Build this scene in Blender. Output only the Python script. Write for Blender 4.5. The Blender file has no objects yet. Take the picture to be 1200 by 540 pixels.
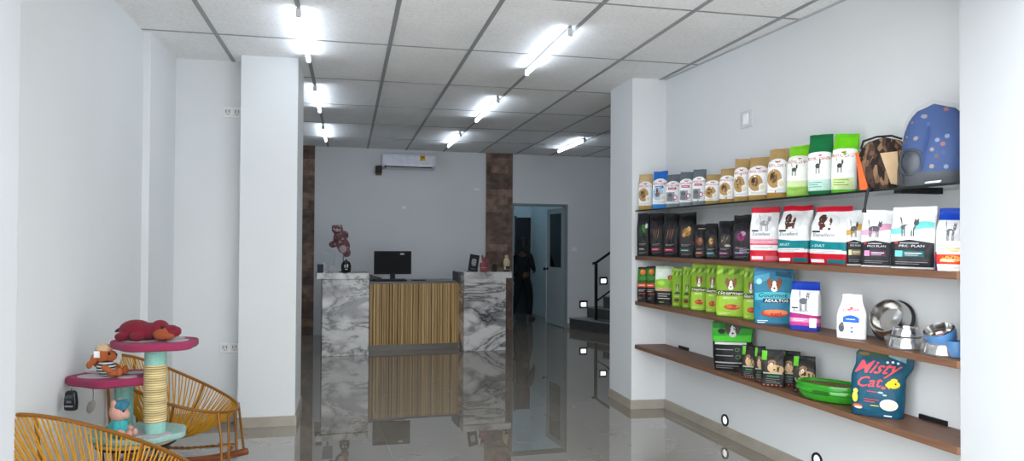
import bpy, bmesh, math, random
from mathutils import Vector, Matrix, noise
PI = math.pi
S = bpy.context.scene
COL = S.collection
rnd = random.Random(7)

# ------------------------------------------------------------------ materials
def lin(h):
    if not isinstance(h, str): return (*h, 1.0)
    h = h.lstrip('#')
    v = [int(h[i:i+2], 16) / 255 for i in (0, 2, 4)]
    return (*[c/12.92 if c <= .04045 else ((c+.055)/1.055)**2.4 for c in v], 1.0)

def new_mat(name):
    m = bpy.data.materials.new(name); m.use_nodes = True
    nt = m.node_tree
    return m, nt, nt.nodes['Principled BSDF']

_mc = {}
def mat(col, rough=.5, metal=0.0, var=.06, scale=14, bump=0.0, bscale=60, trans=0.0, ior=1.45, alpha=1.0, sheen=0.0, coat=0.0, name=None):
    """a plain surface: colour with slight noise variation and an optional noise bump"""
    key = (col, rough, metal, var, scale, bump, bscale, trans, alpha, sheen, coat)
    if key in _mc: return _mc[key]
    m, nt, b = new_mat(name or 'surface_%d' % len(_mc))
    L = nt.links.new
    c = lin(col)
    tc = nt.nodes.new('ShaderNodeTexCoord')
    n = nt.nodes.new('ShaderNodeTexNoise'); n.inputs['Scale'].default_value = scale; n.inputs['Detail'].default_value = 3
    L(tc.outputs['Object'], n.inputs['Vector'])
    r = nt.nodes.new('ShaderNodeValToRGB')
    r.color_ramp.elements[0].position = .3; r.color_ramp.elements[1].position = .7
    r.color_ramp.elements[0].color = (*[x*(1-var) for x in c[:3]], 1)
    r.color_ramp.elements[1].color = (*[min(1, x*(1+var)) for x in c[:3]], 1)
    L(n.outputs['Fac'], r.inputs['Fac']); L(r.outputs['Color'], b.inputs['Base Color'])
    b.inputs['Roughness'].default_value = rough; b.inputs['Metallic'].default_value = metal
    b.inputs['IOR'].default_value = ior; b.inputs['Transmission Weight'].default_value = trans
    b.inputs['Alpha'].default_value = alpha; b.inputs['Sheen Weight'].default_value = sheen
    b.inputs['Coat Weight'].default_value = coat
    if bump:
        n2 = nt.nodes.new('ShaderNodeTexNoise'); n2.inputs['Scale'].default_value = bscale; n2.inputs['Detail'].default_value = 4
        L(tc.outputs['Object'], n2.inputs['Vector'])
        bp = nt.nodes.new('ShaderNodeBump'); bp.inputs['Strength'].default_value = bump; bp.inputs['Distance'].default_value = .01
        L(n2.outputs['Fac'], bp.inputs['Height']); L(bp.outputs['Normal'], b.inputs['Normal'])
    _mc[key] = m
    return m

def emit(col, strength, name):
    m, nt, b = new_mat(name)
    b.inputs['Base Color'].default_value = lin(col)
    b.inputs['Emission Color'].default_value = lin(col); b.inputs['Emission Strength'].default_value = strength
    return m

def film(h):
    m = mat(h, rough=.42, var=.06, scale=30, bump=.40, bscale=38)
    m.node_tree.nodes['Principled BSDF'].inputs['Specular IOR Level'].default_value = .28
    return m
def plush(h): return mat(h, rough=.95, var=.12, scale=120, bump=.5, bscale=260, sheen=.06)

def ramp(nt, els):
    r = nt.nodes.new('ShaderNodeValToRGB')
    while len(r.color_ramp.elements) < len(els): r.color_ramp.elements.new(.5)
    for e, (p, c) in zip(r.color_ramp.elements, els): e.position = p; e.color = c if len(c) == 4 else (*c, 1)
    return r

def mat_ceiling():
    m, nt, b = new_mat('mineral_fibre_tile'); L = nt.links.new
    tc = nt.nodes.new('ShaderNodeTexCoord')
    n = nt.nodes.new('ShaderNodeTexNoise'); n.inputs['Scale'].default_value = 70; n.inputs['Detail'].default_value = 5; n.inputs['Roughness'].default_value = .7
    n2 = nt.nodes.new('ShaderNodeTexNoise'); n2.inputs['Scale'].default_value = 2.2; n2.inputs['Detail'].default_value = 3
    L(tc.outputs['Object'], n.inputs['Vector']); L(tc.outputs['Object'], n2.inputs['Vector'])
    r = ramp(nt, [(.34, (.72, .72, .72)), (.5, (.86, .86, .86)), (.8, (.90, .90, .90))])
    L(n.outputs['Fac'], r.inputs['Fac'])
    mx = nt.nodes.new('ShaderNodeMixRGB'); mx.blend_type = 'MULTIPLY'; mx.inputs['Fac'].default_value = 1
    r2 = ramp(nt, [(.3, (.93, .93, .92)), (.7, (1, 1, 1))]); L(n2.outputs['Fac'], r2.inputs['Fac'])
    L(r.outputs['Color'], mx.inputs['Color1']); L(r2.outputs['Color'], mx.inputs['Color2'])
    L(mx.outputs['Color'], b.inputs['Base Color']); b.inputs['Roughness'].default_value = .9
    bp = nt.nodes.new('ShaderNodeBump'); bp.inputs['Strength'].default_value = .15; bp.inputs['Distance'].default_value = .003
    L(n.outputs['Fac'], bp.inputs['Height']); L(bp.outputs['Normal'], b.inputs['Normal'])
    return m

def mat_floor():
    m, nt, b = new_mat('polished_porcelain_floor'); L = nt.links.new
    tc = nt.nodes.new('ShaderNodeTexCoord')
    mp = nt.nodes.new('ShaderNodeMapping'); mp.inputs['Rotation'].default_value = (0, 0, math.radians(-3.2)); mp.inputs['Location'].default_value = (.21, .13, 0)
    L(tc.outputs['Object'], mp.inputs['Vector'])
    br = nt.nodes.new('ShaderNodeTexBrick'); br.offset = 0; br.inputs['Scale'].default_value = 1
    br.inputs['Brick Width'].default_value = .8; br.inputs['Row Height'].default_value = .8
    br.inputs['Mortar Size'].default_value = .0016; br.inputs['Mortar Smooth'].default_value = .1; br.inputs['Bias'].default_value = 0
    br.inputs['Color1'].default_value = lin('#8a8378'); br.inputs['Color2'].default_value = lin('#867f74'); br.inputs['Mortar'].default_value = lin('#928b80')
    L(mp.outputs['Vector'], br.inputs['Vector'])
    n = nt.nodes.new('ShaderNodeTexNoise'); n.inputs['Scale'].default_value = 3.5; n.inputs['Detail'].default_value = 6; n.inputs['Distortion'].default_value = .8
    L(mp.outputs['Vector'], n.inputs['Vector'])
    r = ramp(nt, [(.3, (.86, .86, .86)), (.7, (1.06, 1.05, 1.04))]); L(n.outputs['Fac'], r.inputs['Fac'])
    mx = nt.nodes.new('ShaderNodeMixRGB'); mx.blend_type = 'MULTIPLY'; mx.inputs['Fac'].default_value = 1
    L(br.outputs['Color'], mx.inputs['Color1']); L(r.outputs['Color'], mx.inputs['Color2'])
    L(mx.outputs['Color'], b.inputs['Base Color'])
    b.inputs['Roughness'].default_value = .001; b.inputs['IOR'].default_value = FLOOR_IOR
    return m
FLOOR_IOR = 4.3

def mat_marble():
    m, nt, b = new_mat('white_marble'); L = nt.links.new
    tc = nt.nodes.new('ShaderNodeTexCoord')
    mp = nt.nodes.new('ShaderNodeMapping'); mp.inputs['Rotation'].default_value = (.3, .75, .2); mp.inputs['Scale'].default_value = (1, 1, 1.9)
    L(tc.outputs['Object'], mp.inputs['Vector'])
    n = nt.nodes.new('ShaderNodeTexNoise'); n.inputs['Scale'].default_value = 1.15; n.inputs['Detail'].default_value = 10; n.inputs['Roughness'].default_value = .64; n.inputs['Distortion'].default_value = .7
    n2 = nt.nodes.new('ShaderNodeTexNoise'); n2.inputs['Scale'].default_value = 2.3; n2.inputs['Detail'].default_value = 7; n2.inputs['Distortion'].default_value = .9
    L(mp.outputs['Vector'], n.inputs['Vector']); L(mp.outputs['Vector'], n2.inputs['Vector'])
    r = ramp(nt, [(.36, (.80, .79, .78)), (.47, (.62, .615, .61)), (.497, (.10, .10, .105)), (.512, (.50, .50, .50)), (.57, (.80, .79, .78))])
    L(n.outputs['Fac'], r.inputs['Fac'])
    r2 = ramp(nt, [(.36, (.24, .24, .26)), (.50, (.97, .965, .95))]); L(n2.outputs['Fac'], r2.inputs['Fac'])
    mx = nt.nodes.new('ShaderNodeMixRGB'); mx.blend_type = 'MULTIPLY'; mx.inputs['Fac'].default_value = .8
    L(r.outputs['Color'], mx.inputs['Color1']); L(r2.outputs['Color'], mx.inputs['Color2'])
    L(mx.outputs['Color'], b.inputs['Base Color']); b.inputs['Roughness'].default_value = .12
    return m

def mat_stone():
    m, nt, b = new_mat('brown_stone_cladding'); L = nt.links.new
    tc = nt.nodes.new('ShaderNodeTexCoord'); sp = nt.nodes.new('ShaderNodeSeparateXYZ'); cb = nt.nodes.new('ShaderNodeCombineXYZ')
    L(tc.outputs['Object'], sp.inputs[0]); L(sp.outputs['X'], cb.inputs['X']); L(sp.outputs['Z'], cb.inputs['Y'])
    br = nt.nodes.new('ShaderNodeTexBrick'); br.inputs['Scale'].default_value = 1; br.offset = .37
    br.inputs['Brick Width'].default_value = .30; br.inputs['Row Height'].default_value = .13; br.inputs['Mortar Size'].default_value = .001; br.inputs['Bias'].default_value = -.2
    br.inputs['Color1'].default_value = lin('#62534b'); br.inputs['Color2'].default_value = lin('#937a6b'); br.inputs['Mortar'].default_value = lin('#2a2523')
    L(cb.outputs[0], br.inputs['Vector'])
    n = nt.nodes.new('ShaderNodeTexNoise'); n.inputs['Scale'].default_value = 9; n.inputs['Detail'].default_value = 6
    L(cb.outputs[0], n.inputs['Vector'])
    r = ramp(nt, [(.3, (.55, .53, .52)), (.7, (1.45, 1.38, 1.32))]); L(n.outputs['Fac'], r.inputs['Fac'])
    mx = nt.nodes.new('ShaderNodeMixRGB'); mx.blend_type = 'MULTIPLY'; mx.inputs['Fac'].default_value = 1
    L(br.outputs['Color'], mx.inputs['Color1']); L(r.outputs['Color'], mx.inputs['Color2']); L(mx.outputs['Color'], b.inputs['Base Color'])
    b.inputs['Roughness'].default_value = .8
    bp = nt.nodes.new('ShaderNodeBump'); bp.inputs['Strength'].default_value = .7; bp.inputs['Distance'].default_value = .02
    L(mx.outputs['Color'], bp.inputs['Height']); L(bp.outputs['Normal'], b.inputs['Normal'])
    return m

def mat_wood(c1, c2, axis='X', rough=.5, sc=3.0, name='wood'):
    m, nt, b = new_mat(name); L = nt.links.new
    tc = nt.nodes.new('ShaderNodeTexCoord'); mp = nt.nodes.new('ShaderNodeMapping')
    s = {'X': (sc*.25, sc*6, sc*6), 'Y': (sc*6, sc*.25, sc*6), 'Z': (sc*6, sc*6, sc*.25)}[axis]
    mp.inputs['Scale'].default_value = s; L(tc.outputs['Object'], mp.inputs['Vector'])
    n = nt.nodes.new('ShaderNodeTexNoise'); n.inputs['Scale'].default_value = 2; n.inputs['Detail'].default_value = 7; n.inputs['Distortion'].default_value = .6
    L(mp.outputs['Vector'], n.inputs['Vector'])
    r = ramp(nt, [(.3, lin(c1)), (.7, lin(c2))]); L(n.outputs['Fac'], r.inputs['Fac']); L(r.outputs['Color'], b.inputs['Base Color'])
    b.inputs['Roughness'].default_value = rough
    bp = nt.nodes.new('ShaderNodeBump'); bp.inputs['Strength'].default_value = .15; bp.inputs['Distance'].default_value = .001
    L(n.outputs['Fac'], bp.inputs['Height']); L(bp.outputs['Normal'], b.inputs['Normal'])
    return m

def mat_spots(base, cols, scale, thr, rough, name, stretch=(1, 1, 1)):
    """printed cloth: scattered patches of several colours over a base"""
    m, nt, b = new_mat(name); L = nt.links.new
    tc = nt.nodes.new('ShaderNodeTexCoord'); mp = nt.nodes.new('ShaderNodeMapping'); mp.inputs['Scale'].default_value = stretch
    L(tc.outputs['Object'], mp.inputs['Vector'])
    v = nt.nodes.new('ShaderNodeTexVoronoi'); v.inputs['Scale'].default_value = scale; L(mp.outputs['Vector'], v.inputs['Vector'])
    sp = nt.nodes.new('ShaderNodeSeparateColor'); L(v.outputs['Color'], sp.inputs[0])
    r = ramp(nt, [(i/len(cols), lin(c)) for i, c in enumerate(cols)]); r.color_ramp.interpolation = 'CONSTANT'
    L(sp.outputs[0], r.inputs['Fac'])
    lt = nt.nodes.new('ShaderNodeMath'); lt.operation = 'LESS_THAN'; lt.inputs[1].default_value = thr
    L(v.outputs['Distance'], lt.inputs[0])
    mx = nt.nodes.new('ShaderNodeMixRGB'); mx.inputs['Color1'].default_value = lin(base)
    L(lt.outputs[0], mx.inputs['Fac']); L(r.outputs['Color'], mx.inputs['Color2']); L(mx.outputs['Color'], b.inputs['Base Color'])
    b.inputs['Roughness'].default_value = rough
    return m

def mat_stripes(c1, c2, period, rough=.95):
    m, nt, b = new_mat('striped_jersey'); L = nt.links.new
    tc = nt.nodes.new('ShaderNodeTexCoord'); w = nt.nodes.new('ShaderNodeTexWave'); w.bands_direction = 'Z'; w.inputs['Scale'].default_value = .314/period
    L(tc.outputs['Object'], w.inputs['Vector'])
    r = ramp(nt, [(.0, lin(c1)), (.55, lin(c2))]); r.color_ramp.interpolation = 'CONSTANT'
    L(w.outputs['Fac'], r.inputs['Fac']); L(r.outputs['Color'], b.inputs['Base Color']); b.inputs['Roughness'].default_value = rough
    return m

# ------------------------------------------------------------------ mesh builder
class MB:
    def __init__(s): s.v = []; s.f = []; s.m = []; s.mats = []
    def mi(s, m):
        if m not in s.mats: s.mats.append(m)
        return s.mats.index(m)
    def add(s, vs, fs, m):
        o = len(s.v); k = s.mi(m)
        s.v += [tuple(v) for v in vs]; s.f += [tuple(i+o for i in f) for f in fs]; s.m += [k]*len(fs)
    def box(s, x0, x1, y0, y1, z0, z1, m, M=None):
        vs = [Vector((x, y, z)) for z in (z0, z1) for y in (y0, y1) for x in (x0, x1)]
        if M is not None: vs = [M @ v for v in vs]
        s.add(vs, [(0, 2, 3, 1), (4, 5, 7, 6), (0, 1, 5, 4), (2, 6, 7, 3), (0, 4, 6, 2), (1, 3, 7, 5)], m)
    def prism(s, poly, z0, z1, m):
        n = len(poly)
        vs = [(x, y, z0) for x, y in poly] + [(x, y, z1) for x, y in poly]
        s.add(vs, [tuple(range(n))[::-1], tuple(range(n, 2*n))] + [(i, (i+1) % n, n+(i+1) % n, n+i) for i in range(n)], m)
    def tube(s, pts, r, m, seg=8, closed=False, cap=True):
        pts = [Vector(p) for p in pts]; n = len(pts)
        rs = r if isinstance(r, (list, tuple)) else [r]*n
        tang = []
        for i in range(n):
            a = pts[(i-1) % n] if (closed or i > 0) else pts[i]
            b = pts[(i+1) % n] if (closed or i < n-1) else pts[i]
            tang.append((b-a).normalized())
        up = Vector((0, 0, 1)) if abs(tang[0].z) < .9 else Vector((1, 0, 0))
        nn = (up - tang[0]*up.dot(tang[0])).normalized()
        vs = []
        for i in range(n):
            t = tang[i]; nn = (nn - t*nn.dot(t))
            nn = nn.normalized() if nn.length > 1e-6 else t.orthogonal().normalized()
            bb = t.cross(nn)
            for k in range(seg):
                a = 2*PI*k/seg
                vs.append(pts[i] + (nn*math.cos(a) + bb*math.sin(a))*rs[i])
        fs = []
        for i in range(n if closed else n-1):
            j = (i+1) % n
            for k in range(seg):
                k2 = (k+1) % seg
                fs.append((i*seg+k, i*seg+k2, j*seg+k2, j*seg+k))
        if not closed and cap:
            fs.append(tuple(range(seg))[::-1]); fs.append(tuple((n-1)*seg+k for k in range(seg)))
        s.add(vs, fs, m)
    def lathe(s, prof, m, seg=32, M=None, close=True):
        vs = []; fs = []; n = len(prof)
        for r, z in prof:
            for k in range(seg):
                a = 2*PI*k/seg
                v = Vector((r*math.cos(a), r*math.sin(a), z)); vs.append(M @ v if M is not None else v)
        for i in range(n-1):
            for k in range(seg):
                k2 = (k+1) % seg
                fs.append((i*seg+k, i*seg+k2, (i+1)*seg+k2, (i+1)*seg+k))
        if close:
            fs.append(tuple(range(seg))[::-1]); fs.append(tuple((n-1)*seg+k for k in range(seg)))
        s.add(vs, fs, m)
    def ball(s, c, r, m, M=None, seg=16, rings=10):
        if not isinstance(r, (tuple, list)): r = (r, r, r)
        vs = []; fs = []
        for i in range(rings+1):
            p = PI*i/rings
            for k in range(seg):
                a = 2*PI*k/seg
                v = Vector((r[0]*math.sin(p)*math.cos(a), r[1]*math.sin(p)*math.sin(a), -r[2]*math.cos(p)))
                if M is not None: v = M @ v
                vs.append(v + Vector(c))
        for i in range(rings):
            for k in range(seg):
                k2 = (k+1) % seg
                if i == 0: fs.append((seg+k2, seg+k, 0) if False else (0, seg+k2, seg+k))
                elif i == rings-1: fs.append((i*seg+k, i*seg+k2, rings*seg))
                else: fs.append((i*seg+k, i*seg+k2, (i+1)*seg+k2, (i+1)*seg+k))
        s.add(vs, fs, m)
    def build(s, name, parent=None, smooth=True, bevel=0, remesh=0, sub=0, angle=40, loc=None, fix=True):
        me = bpy.data.meshes.new(name)
        me.from_pydata(s.v, [], s.f)
        for m in s.mats: me.materials.append(m)
        me.polygons.foreach_set('material_index', s.m)
        bm = bmesh.new(); bm.from_mesh(me)
        loose = [v for v in bm.verts if not v.link_faces]
        bmesh.ops.delete(bm, geom=loose, context='VERTS')
        if fix: bmesh.ops.recalc_face_normals(bm, faces=bm.faces)
        bm.to_mesh(me); bm.free()
        if smooth:
            me.polygons.foreach_set('use_smooth', [True]*len(me.polygons))
            try: me.set_sharp_from_angle(angle=math.radians(angle))
            except Exception: pass
        o = bpy.data.objects.new(name, me); COL.objects.link(o)
        if parent: o.parent = parent
        if loc: o.location = loc
        if remesh:
            d = o.modifiers.new('r', 'REMESH'); d.mode = 'VOXEL'; d.voxel_size = remesh; d.use_smooth_shade = True
            d = o.modifiers.new('s', 'SMOOTH'); d.iterations = 6; d.factor = .6
        if bevel:
            d = o.modifiers.new('b', 'BEVEL'); d.width = bevel; d.segments = 2; d.limit_method = 'ANGLE'; d.angle_limit = math.radians(40)
        if sub:
            d = o.modifiers.new('u', 'SUBSURF'); d.levels = sub; d.render_levels = sub
        return o

def tag(o, label, cat, group=None, kind=None):
    if label: o['label'] = label
    if cat: o['category'] = cat
    if group: o['group'] = group
    if kind: o['kind'] = kind
    return o

def thing(name, label, cat, loc=(0, 0, 0), rz=0, group=None):
    o = bpy.data.objects.new(name, None); COL.objects.link(o)
    o.empty_display_size = .05
    o.location = loc; o.rotation_euler = (0, 0, rz)
    return tag(o, label, cat, group)

def struct(o, label=None, cat=None):
    o['kind'] = 'structure'
    if label: o['label'] = label
    if cat: o['category'] = cat
    return o

def sstep(a, b, x):
    t = max(0, min(1, (x-a)/(b-a))); return t*t*(3-2*t)
def lerp(a, b, t): return a+(b-a)*t
SKY, SUN, EXPO, TUBE_E, BACK_E, FOOT_E = 1.75, 6.0, 1.52, 8.5, 9.0, 1.4
# ------------------------------------------------------------------ camera
HC = 1.483; ZC = 2.935
cam = bpy.data.cameras.new('camera'); co = bpy.data.objects.new('camera', cam); COL.objects.link(co); S.camera = co
yaw, pit, rol = math.radians(12.65), math.radians(.8), math.radians(.34)
F_ = Vector((math.sin(yaw)*math.cos(pit), math.cos(yaw)*math.cos(pit), math.sin(pit)))
R_ = Vector((math.cos(yaw), -math.sin(yaw), 0)); U_ = R_.cross(F_)
R2 = R_*math.cos(rol)+U_*math.sin(rol); U2 = U_*math.cos(rol)-R_*math.sin(rol)
co.matrix_world = Matrix(((R2.x, U2.x, -F_.x, 0), (R2.y, U2.y, -F_.y, 0), (R2.z, U2.z, -F_.z, HC), (0, 0, 0, 1)))
cam.sensor_width = 36; cam.lens = 36*855/1200; cam.clip_start = .05

# ------------------------------------------------------------------ light
W = bpy.data.worlds.new('daylight'); S.world = W; W.use_nodes = True
bg = W.node_tree.nodes['Background']; bg.inputs['Color'].default_value = (.93, .965, 1.0, 1)
wt = W.node_tree; tcw = wt.nodes.new('ShaderNodeTexCoord'); spw = wt.nodes.new('ShaderNodeSeparateXYZ'); ma = wt.nodes.new('ShaderNodeMath'); ma.operation = 'MULTIPLY_ADD'
wt.links.new(tcw.outputs['Generated'], spw.inputs[0]); wt.links.new(spw.outputs['X'], ma.inputs[0]); ma.inputs[1].default_value = -.28*SKY; ma.inputs[2].default_value = SKY      # sky brighter on the sun's side
wt.links.new(ma.outputs[0], bg.inputs['Strength'])
sun = bpy.data.lights.new('sun', 'SUN'); sun.energy = SUN; sun.angle = .01; sun.color = (1, .98, .96)
so = bpy.data.objects.new('sun', sun); COL.objects.link(so)
so.rotation_euler = Vector((.5, .0, -.87)).to_track_quat('-Z', 'Y').to_euler()     # along the street, over the pavement
S.view_settings.view_transform = 'Standard'; S.view_settings.look = 'None'; S.view_settings.gamma = 1
S.view_settings.use_curve_mapping = False; S.view_settings.exposure = EXPO
S.cycles.max_bounces = 10; S.cycles.diffuse_bounces = 6; S.cycles.glossy_bounces = 5; S.cycles.transmission_bounces = 8; S.cycles.transparent_max_bounces = 10
S.cycles.use_denoising = True
S.cycles.sample_clamp_indirect = 8
S.cycles.caustics_reflective = False; S.cycles.caustics_refractive = False

# ------------------------------------------------------------------ the room
WALL = mat('#d9dcdd', rough=.65, var=.02, scale=1.3, bump=.03, bscale=90)
BASE = mat('#a39c90', rough=.25, var=.08, scale=8)
def rw(y): return 2.765+(6.1-y)*.054          # inner face of the shelf wall
def yb(x): return 11.75+.06*x                 # inner face of the far wall

b = MB(); b.box(-2.2, 6.2, 2.2, 16, -.12, 0, mat_floor()); struct(b.build('floor', smooth=False))
b = MB(); b.box(-30, 30, -30, 2.2, -.14, -.02, mat('#9a9b9c', rough=.85, var=.1, scale=3)); struct(b.build('pavement', smooth=False))

def cwall(name, *boxes, polys=()):
    b = MB()
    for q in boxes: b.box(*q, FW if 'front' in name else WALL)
    for p, z0, z1 in polys: b.prism(p, z0, z1, WALL)
    return struct(b.build(name, smooth=False))
ct = mat_ceiling()
b = MB(); b.box(-1.9, 6.0, 2.2, 16, ZC, 3.5, ct); ceil = struct(b.build('ceiling', smooth=False))
g = MB(); gm = mat('#8d9092', rough=.45, var=.03)
XS = [-.925+.607*k for k in range(10)]
YS = [2.93+1.275*k for k in range(8)]
for i, x in enumerate(XS): g.box(x-.015, x+.015, 2.76, 12.4, ZC-.005, ZC+.002, gm)
for y in YS: g.box(-1.41, 5.2, y-.008, y+.008, ZC-.004, ZC+.002, gm)
g.build('grid_frame', ceil, smooth=False)
# right-hand edge trim where tiles meet the shelf wall
g = MB(); g.prism([(rw(2.76)-.022, 2.76), (rw(2.76), 2.76), (rw(6.07), 6.07), (rw(6.07)-.022, 6.07)], ZC-.006, ZC+.001, mat('#b9bcbd', rough=.5))
struct(g.build('trim_1', smooth=False))

cwall('wall_left', (-1.75, -1.41, 2.7, 6.3, 0, ZC))
cwall('pilaster', (-1.42, -1.363, 5.54, 6.3, 0, ZC))
cwall('wall_left_return', (-1.75, -.80, 6.3, 6.5, 0, ZC))
cwall('pillar_left', (-.835, -.402, 6.07, 6.78, 0, ZC))
cwall('wall_left_rear', (-1.75, -1.41, 6.5, 12.0, 0, ZC))
cwall('pillar_right', polys=[([(2.455, 6.08), (2.79, 6.06), (2.79, 6.62), (2.455, 6.63)], 0, ZC)])
cwall('wall_right', polys=[([(rw(2.6), 2.6), (3.4, 2.6), (3.4, 6.6), (rw(6.6), 6.6)], 0, ZC)])
cwall('wall_right_return', (2.76, 5.5, 6.52, 6.66, 0, ZC))
cwall('wall_right_rear', (5.2, 5.5, 6.66, 12.4, 0, ZC))
FW = mat('#b6b9bb', rough=.65, var=.02, scale=1.3)  # wall white darkened so the entrance daylight doesn't burn it out
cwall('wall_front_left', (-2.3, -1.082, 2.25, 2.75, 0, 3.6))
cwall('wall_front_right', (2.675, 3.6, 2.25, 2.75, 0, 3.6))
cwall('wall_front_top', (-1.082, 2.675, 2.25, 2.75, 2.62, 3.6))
# far wall with the doorway from x 2.68 to 3.63
def slab(x0, x1, z0, z1, t=.14): return ([(x0, yb(x0)), (x1, yb(x1)), (x1, yb(x1)+t), (x0, yb(x0)+t)], z0, z1)
cwall('wall_back', polys=[slab(-1.75, 2.68, 0, ZC), slab(2.68, 3.64, 2.10, ZC), slab(3.64, 5.5, 0, ZC)])
# room beyond the doorway
WB = mat('#ccd9dc', rough=.6, var=.02)
def wbx(name, *q):
    b = MB(); b.box(*q, WB); return struct(b.build(name, smooth=False))
wbx('wall_back_room_rear', 1.6, 4.2, 14.6, 14.8, 0, ZC)
wbx('wall_back_room_left', 1.6, 1.75, 12.1, 14.6, 0, ZC)
b = MB(); b.prism([(3.70, 12.13), (4.2, 12.13), (4.2, 14.6), (3.70, 14.6)], 0, ZC, WB); struct(b.build('wall_back_room_right', smooth=False))
# dark inner door on the rear wall of that room
d = MB(); d.box(3.36, 3.66, 14.55, 14.62, 0, 1.96, mat('#1b2026', rough=.45)); d.box(3.33, 3.36, 14.54, 14.62, 0, 1.99, mat('#2a3138', rough=.5))
struct(d.build('door_2', smooth=False), 'dark inner door at the end of the back room')

# skirting
def skirt(name, pts, h=.082, t=.012):
    b = MB()
    for (x0, y0), (x1, y1) in zip(pts, pts[1:]):
        dx, dy = x1-x0, y1-y0; l = math.hypot(dx, dy); nx, ny = -dy/l*t, dx/l*t
        b.prism([(x0, y0), (x1, y1), (x1+nx, y1+ny), (x0+nx, y0+ny)], 0, h, BASE)
    struct(b.build(name, smooth=False, bevel=.002))
skirt('baseboard_right', [(rw(2.76), 2.76), (rw(6.06), 6.06)])
skirt('baseboard_pillar_right', [(2.79, 6.06), (2.455, 6.08), (2.455, 6.63)][::-1] if False else [(2.79, 6.062), (2.455, 6.08)])
skirt('baseboard_pillar_right_side', [(2.455, 6.068), (2.455, 6.63)])
skirt('baseboard_left', [(-1.41, 6.3), (-1.41, 2.76)][::1])
skirt('baseboard_return', [(-.835, 6.3), (-1.41, 6.3)])
skirt('baseboard_pillar_left', [(-.39, 6.07), (-.835, 6.07)])
skirt('baseboard_pillar_left_side', [(-.402, 6.78), (-.402, 6.07)])
skirt('baseboard_back', [(3.66, yb(3.66)), (5.2, yb(5.2))][::-1])
# stone cladding strips
st = mat_stone()
for n, (x0, x1) in (('trim_2', (-.93, -.515)), ('trim_3', (2.222, 2.672))):
    b = MB(); b.prism([(x0, yb(x0)-.035), (x1, yb(x1)-.035), (x1, yb(x1)+.01), (x0, yb(x0)+.01)], 0, ZC, st)
    struct(b.build(n, smooth=False), 'brown stone cladding strip on the far wall')

# ------------------------------------------------------------------ doorway, open door
GREYM = mat('#9aa1a4', rough=.45, metal=0, var=.04)
fr = MB()
for x0, x1, z0, z1 in ((2.672, 2.70, 0, 2.10), (3.615, 3.66, 0, 2.10), (2.672, 3.66, 2.075, 2.11)):
    fr.prism([(x0, yb(x0)-.012), (x1, yb(x1)-.012), (x1, yb(x1)+.15), (x0, yb(x0)+.15)], z0, z1, mat('#7e8689', rough=.5))
struct(fr.build('trim_4', smooth=False, bevel=.002))
dr = thing('door_1', 'open grey metal door with a tall dark glass pane, hinged in the doorway', None, (3.625, yb(3.6)+.03, 0), math.radians(96.5))
dr['kind'] = 'structure'
# local x runs from the hinge to the free edge
b = MB()
for q in ((0, .80, -.02, .02, .01, 1.02), (0, .80, -.02, .02, 1.96, 2.05), (0, .13, -.02, .02, 1.02, 1.96), (.67, .80, -.02, .02, 1.02, 1.96)): b.box(*q, GREYM)
b.build('leaf', dr, smooth=False, bevel=.003)
b = MB(); b.box(.12, .68, -.006, .006, 1.01, 1.97, mat('#141a1f', rough=.08)); b.build('pane', dr, smooth=False)
b = MB(); b.box(.785, .808, -.026, .026, .01, 2.05, mat('#dfe5e8', rough=.3)); b.build('edge_strip', dr, smooth=False, bevel=.003)
b = MB()
b.lathe([(.026, 0), (.026, .012), (.012, .016), (.012, .045), (.027, .05), (.03, .07), (.02, .085)], mat('#15171a', rough=.3, metal=.6), seg=16, M=Matrix.Translation((.735, .02, .98)) @ Matrix.Rotation(-PI/2, 4, 'X'))
b.build('handle', dr)

# ------------------------------------------------------------------ fluorescent tubes on the ceiling
TUBE = emit('#e4f0ff', TUBE_E, 'lit_tube'); WHT = mat('#e8eaec', rough=.4); CAPM = mat('#c9cccf', rough=.35)
def tube_light(x, y0, y1, label, grp='tube lights on the ceiling grid'):
    t = thing('tube_light', label, 'ceiling light', (x, (y0+y1)/2, ZC), 0, grp)
    h = (y1-y0)/2
    b = MB(); b.box(-.009, .009, -h-.03, h+.03, -.022, .0, mat('#8f9395', rough=.5)); b.build('batten', t, smooth=False, bevel=.003)
    b = MB(); b.tube([(0, -h, -.05), (0, h, -.05)], .0145, TUBE, seg=12); b.build('tube', t)
    for s in (-1, 1):
        b = MB(); b.box(-.017, .017, min(s*h, s*(h+.03)), max(s*h, s*(h+.03)), -.07, -.018, CAPM); b.build('end_cap', t, smooth=False, bevel=.004)
for x, y0, y1, l in (
    (-.315, 4.72, 5.9, 'lit tube light nearest to the white pillar by the rocking chairs'),
    (-.315, 7.04, 8.22, 'lit tube light behind the chair-side pillar, middle of its row of three'),
    (-.32, 9.45, 10.65, 'lit tube light at the far end of the row over the left counter end'),
    (1.45, 4.72, 5.92, 'lit tube light over mid ceiling, largest and nearest of its row'),
    (1.455, 7.18, 8.42, 'lit tube light in the middle of the row over the shop centre'),
    (1.45, 9.66, 10.82, 'lit tube light at the far end of the row, beyond the air conditioner'),
    (3.21, 9.72, 10.98, 'lone lit tube light over the doorway and stairs')):
    tube_light(x, y0, y1, l)
# added lamp, out of view, giving the back room its bluish light
t = thing('tube_light', 'cool tube light in the room behind the doorway', 'ceiling light', (2.9, 13.5, ZC))
b = MB(); b.tube([(-.5, 0, -.05), (.5, 0, -.05)], .0145, emit('#bfe6ff', BACK_E, 'added_cool_light'), seg=10); b.build('tube', t)
b = MB(); b.box(-.53, .53, -.014, .014, -.035, 0, WHT); b.build('batten', t, smooth=False)

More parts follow.
